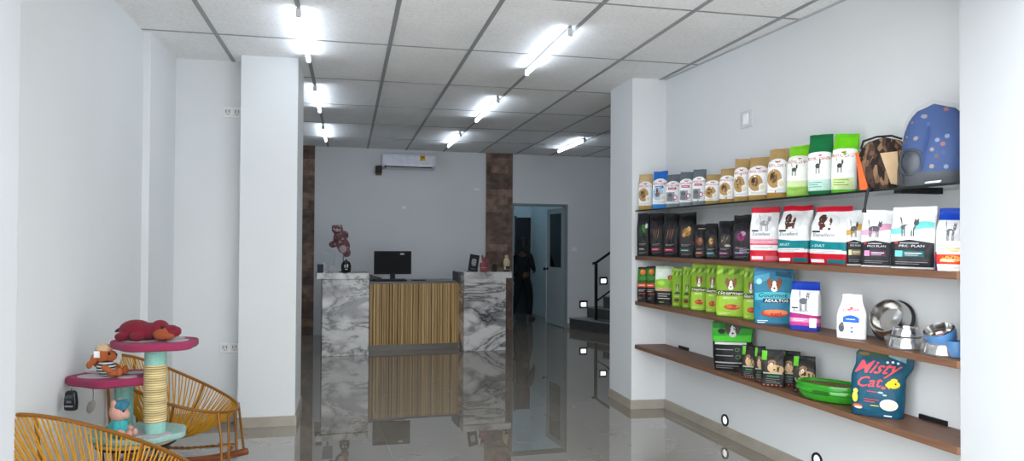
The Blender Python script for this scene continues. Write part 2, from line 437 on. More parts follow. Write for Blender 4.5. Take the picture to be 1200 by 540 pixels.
# ------------------------------------------------------------------ wall plates, outlets, foot lights
PL = mat('#e6e7e6', rough=.35)
def plate(name, label, cat, x, y, z, w, h, rz, kind='outlet', grp=None, body=PL):
    t = thing(name, label, cat, (x, y, z), rz, grp)     # local -y faces the room
    b = MB(); b.box(-w/2, w/2, -.012, 0, -h/2, h/2, body); b.build('plate', t, smooth=False, bevel=.004)
    dk = mat('#3a3c3e', rough=.5)
    if kind == 'outlet':
        for sx in (-1, 1):
            b = MB(); cx = sx*w*.24
            b.box(cx-w*.16, cx+w*.16, -.015, -.010, -h*.3, h*.3, mat('#d5d6d5', rough=.4))
            for dx in (-.012, .012): b.box(cx+dx-.0025, cx+dx+.0025, -.0162, -.0148, -.004, .018, dk)
            b.ball((cx, -.0155, -.017), (.004, .002, .004), dk, seg=8, rings=6)
            b.build('socket', t, smooth=False)
    else:
        b = MB(); b.box(-w*.2, w*.2, -.017, -.010, -h*.3, h*.3, mat('#f2f3f2', rough=.3)); b.build('rocker_switch', t, smooth=False, bevel=.002)
    return t
plate('wall_outlet', 'white double outlet high on the wall beside the chair-side pillar', 'outlet', -.93, 6.3, 2.515, .15, .085, 0)
plate('wall_outlet', 'white double outlet low on the wall behind the rocking chair', 'outlet', -.93, 6.288+.012, .60, .15, .085, 0)
sk = math.atan(.06)
plate('wall_switch', 'small white plate at the middle of the far wall under the air conditioner', 'wall plate', .86, yb(.86), 2.005, .09, .055, sk, 'switch')
plate('wall_switch', 'faint white plate high on the far wall beside the stone strip', 'wall plate', 2.06, yb(2.06), 2.325, .14, .05, sk, 'switch')
plate('wall_switch', 'white light switch on the wall between the open door and handrail', 'light switch', 3.78, yb(3.78), 1.345, .10, .07, sk, 'switch')
rr = -math.atan2(1, .054)
t = plate('wall_box', 'clear plastic cover box high on the wall above the glass shelf', 'wall box', rw(4.81), 4.81, 2.38, .15, .125, rr, 'none' if False else 'switch', body=mat('#d3d8da', rough=.15))
def footlight(x, y, z, rz, label, grp, round_=True):
    t = thing('foot_light', label, 'foot light', (x, y, z), rz, grp)
    dk = mat('#16181a', rough=.35); em = emit('#f4f8ff', .35 if round_ else FOOT_E, 'foot_lamp')
    M = Matrix.Rotation(PI/2, 4, 'X')
    if round_:
        b = MB(); b.lathe([(.030, 0), (.030, .006), (.044, .010), (.046, .002), (.046, -.001)], dk, seg=28, M=M, close=False); b.build('bezel', t)
        b = MB(); b.lathe([(.0, .004), (.029, .004)], em, seg=24, M=M, close=False); b.build('lens', t)
    else:
        b = MB(); b.box(-.075, .075, -.012, 0, -.065, .065, dk); b.build('bezel', t, smooth=False, bevel=.004)
        b = MB(); b.box(-.045, .045, -.016, -.010, -.035, .03, em); b.build('lens', t, smooth=False)
footlight(rw(5.09)-.001, 5.09, .125, rr, 'round black-rimmed foot light nearer to the white pillar, under the shelves', 'foot lights along the shelf wall')
footlight(rw(4.05)-.001, 4.05, .125, rr, 'round black-rimmed foot light cut by the bottom edge of the photo', 'foot lights along the shelf wall')
footlight(3.945, yb(3.945)-.03, .40, sk, 'square lit step light low beside the open door', 'step lights on the stair wall', False)
footlight(4.31, yb(4.31)-.03, .80, sk, 'square lit step light higher up, right of the handrail post', 'step lights on the stair wall', False)

# ------------------------------------------------------------------ air conditioner
ac = thing('air_conditioner', 'white split air conditioner with a yellow sticker, high on the far wall', 'air conditioner', (.925, yb(.925), 2.60), sk)
wm = mat('#dfe0ea', rough=.3); hw = .42
prof = [(0, .005), (0, .256), (-.16, .256), (-.19, .235), (-.20, .20), (-.20, .085), (-.185, .05)]
low = [(-.185, .05), (-.06, .0), (0, .005), (0, .05)]
b = MB(); n = len(prof)
b.add([(x, y, z) for x in (-hw, hw) for y, z in prof], [tuple(range(n)), tuple(range(n, 2*n))[::-1]] + [(i, i+n, (i+1) % n+n, (i+1) % n) for i in range(n)], wm)
b.build('casing', ac, smooth=False, bevel=.012)
b = MB(); b.box(-.39, .36, -.187, -.182, .03, .045, mat('#15171b', rough=.5)); b.box(-.39, -.36, -.19, -.17, .02, .05, mat('#15171b', rough=.5)); b.build('air_slot', ac, smooth=False)
b = MB(); b.box(-.37, .37, -.208, -.195, .052, .084, mat('#eff0f4', rough=.25)); b.build('louvre', ac, smooth=False, bevel=.004)
b = MB(); b.box(.165, .25, -.2035, -.199, .145, .225, mat('#e0b416', rough=.5))
for q in ((.178, .237, .195, .212), (.19, .225, .178, .188), (.17, .19, .15, .16)): b.box(q[0], q[1], -.2042, -.203, q[2], q[3], mat('#5c4a10', rough=.6))
b.build('sticker', ac, smooth=False)
jb = thing('junction_box', 'small brown box on the far wall at the lower left of the air conditioner', 'junction box', (.46, yb(.46), 2.54), sk)
b = MB(); b.box(-.05, .05, -.07, 0, 0, .12, mat('#3b332b', rough=.7, var=.2)); b.build('casing', jb, smooth=False, bevel=.006)
b = MB(); b.box(-.045, .045, -.06, -.005, -.03, 0, mat('#6d675d', rough=.7)); b.build('outlet_pipe', jb, smooth=False, bevel=.004)

# ------------------------------------------------------------------ stairs and handrail
SM = mat('#4b4d4c', rough=.25, var=.1); TRD = mat('#8f918f', rough=.2, var=.06)
for k, (p, z) in enumerate((([(3.70, 11.955), (4.12, 11.0), (5.2, 11.0), (5.2, 12.06)], .18), ([(4.02, 11.98), (4.42, 11.05), (5.2, 11.05), (5.2, 12.06)], .36), ([(4.32, 12.0), (4.70, 11.05), (5.2, 11.05), (5.2, 12.06)], .54), ([(4.62, 12.02), (4.95, 11.05), (5.2, 11.05), (5.2, 12.06)], .72))):
    b = MB(); b.prism(p, 0 if k == 0 else z-.18, z-.02, SM); b.prism([(x-(.015 if x < 5 else 0), y) for x, y in p], z-.02, z, TRD)
    struct(b.build('stair_step', smooth=False), 'dark tiled stair step with a pale tread')
BLK = mat('#101214', rough=.4, metal=.5)
hr = thing('handrail', 'black metal stair handrail with one post, beside the doorway wall', 'handrail', (4.03, 11.55, .18))
b = MB(); b.box(-.022, .022, -.022, .022, 0, .93, BLK); b.build('post', hr, smooth=False, bevel=.003)
b = MB(); b.tube([(-.06, 0, .93), (0, 0, .945), (.62, .02, 1.36)], .022, BLK, seg=8); b.build('rail', hr)
b = MB(); b.tube([(0, 0, .30), (.62, .02, .72)], .014, BLK, seg=8); b.build('lower_rail', hr)
# ------------------------------------------------------------------ printed pouches
_tc = {}
def text_geo(body, shear=0.0, bold=0.0):
    """triangles of a line of lettering, scaled to the unit box"""
    k = (body, shear, bold)
    if k in _tc: return _tc[k]
    cu = bpy.data.curves.new('t', 'FONT'); cu.body = body; cu.resolution_u = 2; cu.shear = shear; cu.offset = bold; cu.align_x = 'LEFT'
    o = bpy.data.objects.new('t', cu); COL.objects.link(o)
    bpy.context.view_layer.update()
    me = bpy.data.meshes.new_from_object(o.evaluated_get(bpy.context.evaluated_depsgraph_get()))
    vs = [tuple(v.co[:2]) for v in me.vertices]; fs = [tuple(p.vertices) for p in me.polygons]
    bpy.data.objects.remove(o); bpy.data.curves.remove(cu); bpy.data.meshes.remove(me)
    x0 = min(v[0] for v in vs); x1 = max(v[0] for v in vs); y0 = min(v[1] for v in vs); y1 = max(v[1] for v in vs)
    vs = [((v[0]-x0)/(x1-x0), (v[1]-y0)/(y1-y0)) for v in vs]
    _tc[k] = (vs, fs); return _tc[k]

class Bag:
    """a filled pouch W x H x D; local -y is the printed front"""
    def __init__(s, W, H, D, kind, seed):
        s.W, s.H, s.D, s.kind, s.seed = W, H, D, kind, seed
    def w(s, v):
        if s.kind == 'gusset': return 1-.03*sstep(.55, 1, v)-.02*sstep(.1, 0, v)
        if s.kind == 'dome': return .96+.04*math.sin(PI*min(1, v/.7))-.04*sstep(.70, .97, v)
        if s.kind == 'neck': return .97+.03*sstep(0, .2, v)-.36*sstep(.48, .95, v)
        if s.kind == 'lean': return .95+.05*sstep(0, .3, v)+.06*sstep(.55, .8, v)-.16*sstep(.90, 1, v)
        if s.kind == 'slump': return .95+.05*sstep(0, .3, v)+.04*sstep(.6, .8, v)-.12*sstep(.93, 1, v)
        return .95+.05*sstep(0, .25, v)-.05*sstep(.7, 1, v)
    def xs(s, v):
        return s.W*.10*sstep(.55, .78, v) if s.kind == 'lean' else 0.0
    def d(s, v):
        if s.kind == 'gusset': return (.9+.1*sstep(0, .12, v))*lerp(1, .07, sstep(.62, .97, v))
        if s.kind == 'dome': return (.85+.15*sstep(0, .15, v))*lerp(1, .10, sstep(.55, .97, v))
        return (.82+.18*sstep(0, .22, v))*lerp(1, .06, sstep(.3, .95, v)**.9)
    def n(s, v):
        if s.kind == 'gusset': return lerp(6.5, 3, sstep(.55, .95, v))
        if s.kind == 'dome': return lerp(4.5, 2.6, sstep(.4, .95, v))
        return 2.7
    def c(s, v):
        if s.kind == 'dome': return s.D*.30*sstep(.6, 1, v)
        if s.kind == 'gusset': return s.D*.12*sstep(.6, 1, v)
        return s.D*.10*sstep(.5, 1, v)
    def wr(s, u, v):
        a = .0065*sstep(0, .1, v)
        return a*noise.noise(Vector((u*1.6+s.seed*3.1, v*4.5, s.seed*1.7)))+.4*a*noise.noise(Vector((u*5+s.seed, v*9, s.seed*.7)))
    def top(s, u): 
        return (.016*noise.noise(Vector((u*1.3, s.seed*2.3, 0)))+.022*u*noise.noise(Vector((s.seed*1.9, 4.4, 0))))*s.H
    def front(s, u, v, off=0):
        uu = min(.999, abs(u)); n = s.n(v)
        return Vector((s.xs(v)+u*s.W/2*s.w(v), s.c(v)-s.D/2*s.d(v)*(1-uu**n)**(1/n)+s.wr(u, v)-off, v*s.H+sstep(.8, 1, v)*s.top(u)))
    def ring(s, v, K=44, grow=0):
        n = s.n(v); out = []
        for k in range(K):
            a = 2*PI*(k+.5)/K
            cx, sy = math.cos(a), math.sin(a)
            u = math.copysign(abs(cx)**(2/n), cx); y = math.copysign(abs(sy)**(2/n), sy)
            fr = s.wr(u, v) if y < 0 else s.wr(-u+7, v)
            out.append(Vector((s.xs(v)+u*(s.W/2*s.w(v)+grow), s.c(v)+y*(s.D/2*s.d(v)+grow)+fr, v*s.H+sstep(.8, 1, v)*s.top(u))))
        return out
    def body(s, mb, bands, v0, v1, cap0=True, cap1=True, grow=0):
        """bands: [(v_from, material)]"""
        cuts = sorted(set([v0, v1]+[b[0] for b in bands if v0 < b[0] < v1]+[v0+(v1-v0)*i/40 for i in range(41)]))
        cl = [cuts[0]]
        for q in cuts[1:]:
            if q-cl[-1] > 1e-4: cl.append(q)
        K = 44; rings = [s.ring(q, K, grow) for q in cl]
        def m_at(v):
            r = bands[0][1]
            for a, m in bands:
                if v >= a: r = m
            return r
        for i in range(len(cl)-1):
            vs = rings[i]+rings[i+1]
            mb.add(vs, [(k, (k+1) % K, K+(k+1) % K, K+k) for k in range(K)], m_at((cl[i]+cl[i+1])/2))
        if cap0: mb.add(rings[0], [tuple(range(K))[::-1]], m_at(cl[0]))
        if cap1: mb.add(rings[-1], [tuple(range(K))], m_at(cl[-1]))
    def strip(s, mb, u0, u1, lo, hi, m, off):
        nu = max(3, int((u1-u0)/.11)+1); us = [lerp(u0, u1, i/nu) for i in range(nu+1)]
        L = [lo(u) if callable(lo) else lo for u in us]; H = [hi(u) if callable(hi) else hi for u in us]
        nv = max(2, int(max(h-l for h, l in zip(H, L))/.03)+1)
        vs = [s.front(u, lerp(l, h, j/nv), off) for u, l, h in zip(us, L, H) for j in range(nv+1)]
        fs = [(i*(nv+1)+j, (i+1)*(nv+1)+j, (i+1)*(nv+1)+j+1, i*(nv+1)+j+1) for i in range(nu) for j in range(nv)]
        mb.add(vs, fs, m)
    def ell(s, mb, cu, cv, ru, rv, m, off):
        q = lambda u: rv*math.sqrt(max(0, 1-((u-cu)/ru)**2))
        n = 10; us = [cu-ru*math.cos(PI*i/n) for i in range(n+1)]
        vs = []; nv = 4
        for u in us:
            h = max(q(u), .0005)
            vs += [s.front(u, cv-h+2*h*j/nv, off) for j in range(nv+1)]
        mb.add(vs, [(i*(nv+1)+j, (i+1)*(nv+1)+j, (i+1)*(nv+1)+j+1, i*(nv+1)+j+1) for i in range(n) for j in range(nv)], m)
    def text(s, mb, body, u0, v0, wu, hv, m, off, shear=0, bold=0.0, rise=0.0):
        vs, fs = text_geo(body, shear, bold)
        mb.add([s.front(u0+x*wu, v0+y*hv+rise*x, off) for x, y in vs], fs, m)

def draw(bag, mb, items):
    off = .0019
    for it in items:
        k = it[0]; off += .00022
        if k == 'r': bag.strip(mb, it[1], it[2], it[3], it[4], film(it[5]), off)
        elif k == 's': bag.strip(mb, it[1], it[2], it[3], it[4], film(it[5]), off)
        elif k == 'e': bag.ell(mb, it[1], it[2], it[3], it[4], film(it[5]), off)
        elif k == 't': bag.text(mb, it[1], it[2], it[3], it[4], it[5], film(it[6]), off, *(it[7:]))

def dog(cu, cv, k=1, fur='#a8794a', face='#f1ebe0', dark='#2a211c', ar=1.0):
    """a dog's face: ears, head, blaze, muzzle, nose, eyes"""
    a, b = .30*k, .062*k*ar
    return [('e', cu-a*.85, cv+b*.7, a*.38, b*.85, fur), ('e', cu+a*.85, cv+b*.7, a*.38, b*.85, fur),
            ('e', cu, cv, a, b*1.15, fur), ('e', cu, cv-b*.1, a*.38, b*1.1, face), ('e', cu, cv-b*.75, a*.55, b*.55, face),
            ('e', cu, cv-b*.55, a*.18, b*.18, dark), ('e', cu-a*.42, cv+b*.15, a*.12, b*.16, dark), ('e', cu+a*.42, cv+b*.15, a*.12, b*.16, dark)]
def cat(cu, cv, k=1, fur='#6e6f73', ar=1.0, eye=None):
    """a walking cat: trunk, head with ears, legs, raised tail"""
    a, b = .34*k, .05*k*ar
    out = [('e', cu, cv, a, b*.8, fur), ('e', cu+a*1.0, cv+b*1.1, a*.36, b*.75, fur),
           ('s', cu+a*.72, cu+a*.98, cv+b*1.5, (lambda u, c=cu+a*.80, w=a*.14, t=cv+b*2.3: t-abs(u-c)/w*b*.5), fur),
           ('s', cu+a*1.02, cu+a*1.30, cv+b*1.5, (lambda u, c=cu+a*1.22, w=a*.14, t=cv+b*2.3: t-abs(u-c)/w*b*.5), fur)]
    for du in (-.75, -.45, .45, .75): out.append(('r', cu+a*du-a*.09, cu+a*du+a*.09, cv-b*2.4, cv-b*.1, fur))
    out.append(('s', cu-a*1.25, cu-a*.8, (lambda u: cv+b*.2+((cu-a*.8-u)/(a*.45))**.7*b*2.0), (lambda u: cv+b*.9+((cu-a*.8-u)/(a*.45))**.7*b*2.0) , fur))
    return out
def lines(u0, u1, v, n, dv, col, h=.008):
    """rows of print too small to read"""
    out = []
    for i in range(n):
        e = u1-(u1-u0)*(.25 if i % 2 else .0)
        out.append(('r', u0, e, v-i*dv, v-i*dv+h, col))
    return out

dome = lambda top, k=.10, p=2.4: (lambda u: top-k*abs(u)**p)
def D_rc(body, pic, low=None, txt='#b5213a', top=None, accent=None, catpic=False, pv=.40):
    low = low or body
    d = [('s', -.95, .95, .125, dome(.80), '#eceded')]
    d += [('t', 'ROYAL CANIN', -.84, .625, 1.68, .062, txt, 0, .022), ('e', 0, .725, .2, .014, txt), ('e', -.2, .738, .06, .013, txt), ('e', .2, .738, .06, .013, txt)]
    if accent: d += [('r', -.62, .5, .535, .60, accent), ('r', -.5, .3, .56, .572, '#f4e8ee')]
    if catpic:
        d += [('r', -.85, .25, .19, .46, '#8f949a'), ('e', -.35, .36, .32, .075, '#595d63'), ('e', -.35, .26, .38, .07, '#6f747a'), ('e', .35, .30, .30, .075, accent or txt), ('e', .35, .30, .2, .05, '#eceded')]
    else:
        d += [('e', -.22, pv, .70, .185, pic), ('e', -.30, pv+.02, .36, .11, '#6d4f30' if pic == '#b08d57' else '#8a6238'), ('e', -.42, pv+.05, .15, .06, '#3c2b1d'), ('e', .42, pv-.10, .34, .085, '#f4f4f2'), ('e', .42, pv-.10, .25, .06, '#e3d9b4')]
    d += lines(-.7, .6, .18, 2, .02, '#b9b9b5')
    return dict(kind='dome', bands=[(0, low), (.16, '#dedfdf'), (.60, body), (.70, top or body)], draw=d, seal=top or body)

def meat(cu, cv, k=1):
    return [('e', cu, cv, .42*k, .042*k, '#a83a24'), ('e', cu-.15*k, cv+.01, .2*k, .028*k, '#d4603a'), ('e', cu+.18*k, cv-.008, .16*k, .022*k, '#c54a2c'), ('e', cu+.30*k, cv+.012, .1*k, .018*k, '#e08a4a')]

def D_black(pic, band, extra=()):
    d = [('s', -.92, .92, .30, dome(.84, .1), '#232326')] + list(pic) + [('r', -.70, .45, .125, .20, band), ('r', -.6, .2, .155, .17, '#c9c4bd')] + lines(-.6, .5, .28, 2, .025, '#8d8a84', .01) + lines(-.6, .6, .085, 2, .025, '#6f6d69') + list(extra)
    return dict(kind='gusset', bands=[(0, '#131316')], draw=d, seal='#1b1b1e')
def claw(col1, col2):
    return [('e', -.1, .52, .55, .14, '#2b2422')] + [('s', -.45+.28*i, -.15+.28*i, (lambda u, q=-.45+.28*i: .40+.75*(u-q)), (lambda u, q=-.45+.28*i: .44+.95*(u-q)), col1 if i % 2 else col2) for i in range(3)]
def D_green(name, small=False):
    leaf = [('s', -.95+.38*i, -.60+.38*i, (lambda u, q=-.95+.38*i: .80+.15*(u-q)), (lambda u, q=-.95+.38*i: .86+.22*(u-q)), ('#a7cf4a', '#4f7d1a')[i % 2]) for i in range(5)]
    d = leaf + [('s', -.96, .96, .02, lambda u: .40+.02*u, '#9cc23c')] + dog(.0, .62, 1.05, '#8a5a35', '#f4efe6', ar=1.25) 
    d += [('r', -.9, .9, .415, .50, '#3c3b22'), ('t', name, -.84, .425, 1.68, .065, '#f3f1e6', .25, .012), ('t', 'ADULTOS', -.45, .345, .9, .035, '#f6f3d0', 0, .01)]
    d += meat(.12, .19, 1.25)+lines(-.8, .0, .07, 2, .025, '#dbe8a8')
    if small: d = leaf + dog(.1, .50, .8, '#40402c', '#c9cdb0', ar=1.2) + [('e', .1, .36, .5, .03, '#33380f'), ('e', .0, .18, .5, .05, '#66351c'), ('r', -.6, .5, .27, .285, '#c3d47a'), ('r', -.6, .3, .07, .085, '#c3d47a')]
    return dict(kind='pouch', bands=[(0, '#567e1c'), (.03, '#7ba327'), (.93, '#8fb634')], draw=d, seal='#97bd3a')
def D_ex(low, pic, teal):
    d = [('e', 0, .70, .62, .16, '#dfe0e0')]
    d += ([('e', -.18, .72, .36, .10, '#5a3328'), ('e', -.42, .80, .2, .06, '#4a281f'), ('r', -.42, -.24, .59, .7, '#5a3328'), ('r', .02, .17, .59, .7, '#5a3328')] if pic == 'dog' else cat(.0, .70, .95, '#9b9da1', 1.3))
    d += [('r', -.82, -.38, .545, .575, '#25262a'), ('t', 'Excellent', -.78, .475, 1.2, .06, '#7f868c', .2, .006)]
    if teal:
        d += [('s', -.97, .97, .24, lambda u: .415-.03*(u+1), '#0f7f86'), ('t', 'ADULT', -.8, .30, .7, .04, '#d8ecec', 0, .01), ('r', -.97, .8, .185, .255, '#ecebea')] + lines(-.8, .5, .225, 2, .025, '#8a8c8c')
        d += [('r', -.85, -.1, .03, .085, '#eceae8'), ('r', .05, .97, .02, .09, '#0f6e74')]
        bands = [(0, '#c01428'), (.185, '#eceded'), (.24, '#0f7f86'), (.385, '#eceded'), (.91, '#d01330')]
    else:
        d += [('r', -.97, .97, .33, .415, '#eaa9b6'), ('r', -.97, .97, .30, .33, '#d94a66')] + lines(-.7, .6, .385, 2, .03, '#c05a70') + lines(-.7, .6, .26, 2, .025, '#a9a9a9') + [('r', -.85, -.05, .035, .095, '#f0d8da'), ('r', .1, .97, .03, .10, '#d9707f')]
        bands = [(0, '#d03040'), (.125, '#c8142a'), (.205, '#eceded'), (.30, '#e9b4be'), (.415, '#eceded'), (.90, '#d01330')]
    return dict(kind='gusset', bands=bands, draw=d, seal='#c4122c')
def D_pp(col, tag_):
    d = [('s', -.95, .95, (lambda u: .60+.05*math.sin(u*2.2)), (lambda u: .70+.06*math.sin(u*2.2+.4)), col)] + cat(-.18, .665, 1.0, '#55565b', 1.25)
    d += [('s', -.96, .96, .03, lambda u: .465-.05*abs(u+.1), '#212226'), ('t', 'PRO PLAN', -.55, .345, 1.1, .035, '#c9cacc', 0, .012), ('e', -.68, .41, .08, .018, '#b3242e'), ('r', -.52, .3, .402, .414, '#bfc0c2')]
    d += [('r', -.72, .55, .19, .285, tag_), ('r', -.72, -.40, .19, .285, '#e9dfae' if col == '#d3a54a' else ('#c78cae' if col == '#d29ab4' else '#66c6c4')), ('r', -.30, .45, .24, .255, '#dedede'), ('r', -.30, .3, .21, .22, '#b9b9b9')] + lines(-.7, .7, .10, 2, .03, '#8f9093')
    return dict(kind='gusset', bands=[(0, '#d9d9d8'), (.03, '#e9eaea')], draw=d, seal='#e9eaea')
def D_small():
    d = [('r', -.92, .92, .40, .86, '#2d2a26'), ('e', .35, .48, .62, .12, '#b09164'), ('e', -.05, .52, .38, .13, '#c9a77c'), ('e', -.05, .66, .34, .07, '#8d6a4e'), ('e', -.1, .60, .12, .05, '#efe3d0'), ('e', -.1, .585, .06, .018, '#241c18'), ('e', -.22, .655, .05, .014, '#1a1512'), ('e', .08, .655, .05, .014, '#1a1512')]
    d += [('r', -.96, -.50, .72, .97, '#5fb52a'), ('r', -.8, .8, .355, .39, '#a9a49b'), ('r', -.5, .55, .265, .31, '#2f6a3a')] + lines(-.6, .6, .21, 3, .05, '#7d7b77', .012) + [('r', -.85+.36*i, -.68+.36*i, .03, .07, '#a45a34') for i in range(5)]
    return dict(kind='gusset', bands=[(0, '#141416')], draw=d, seal='#191a1c')

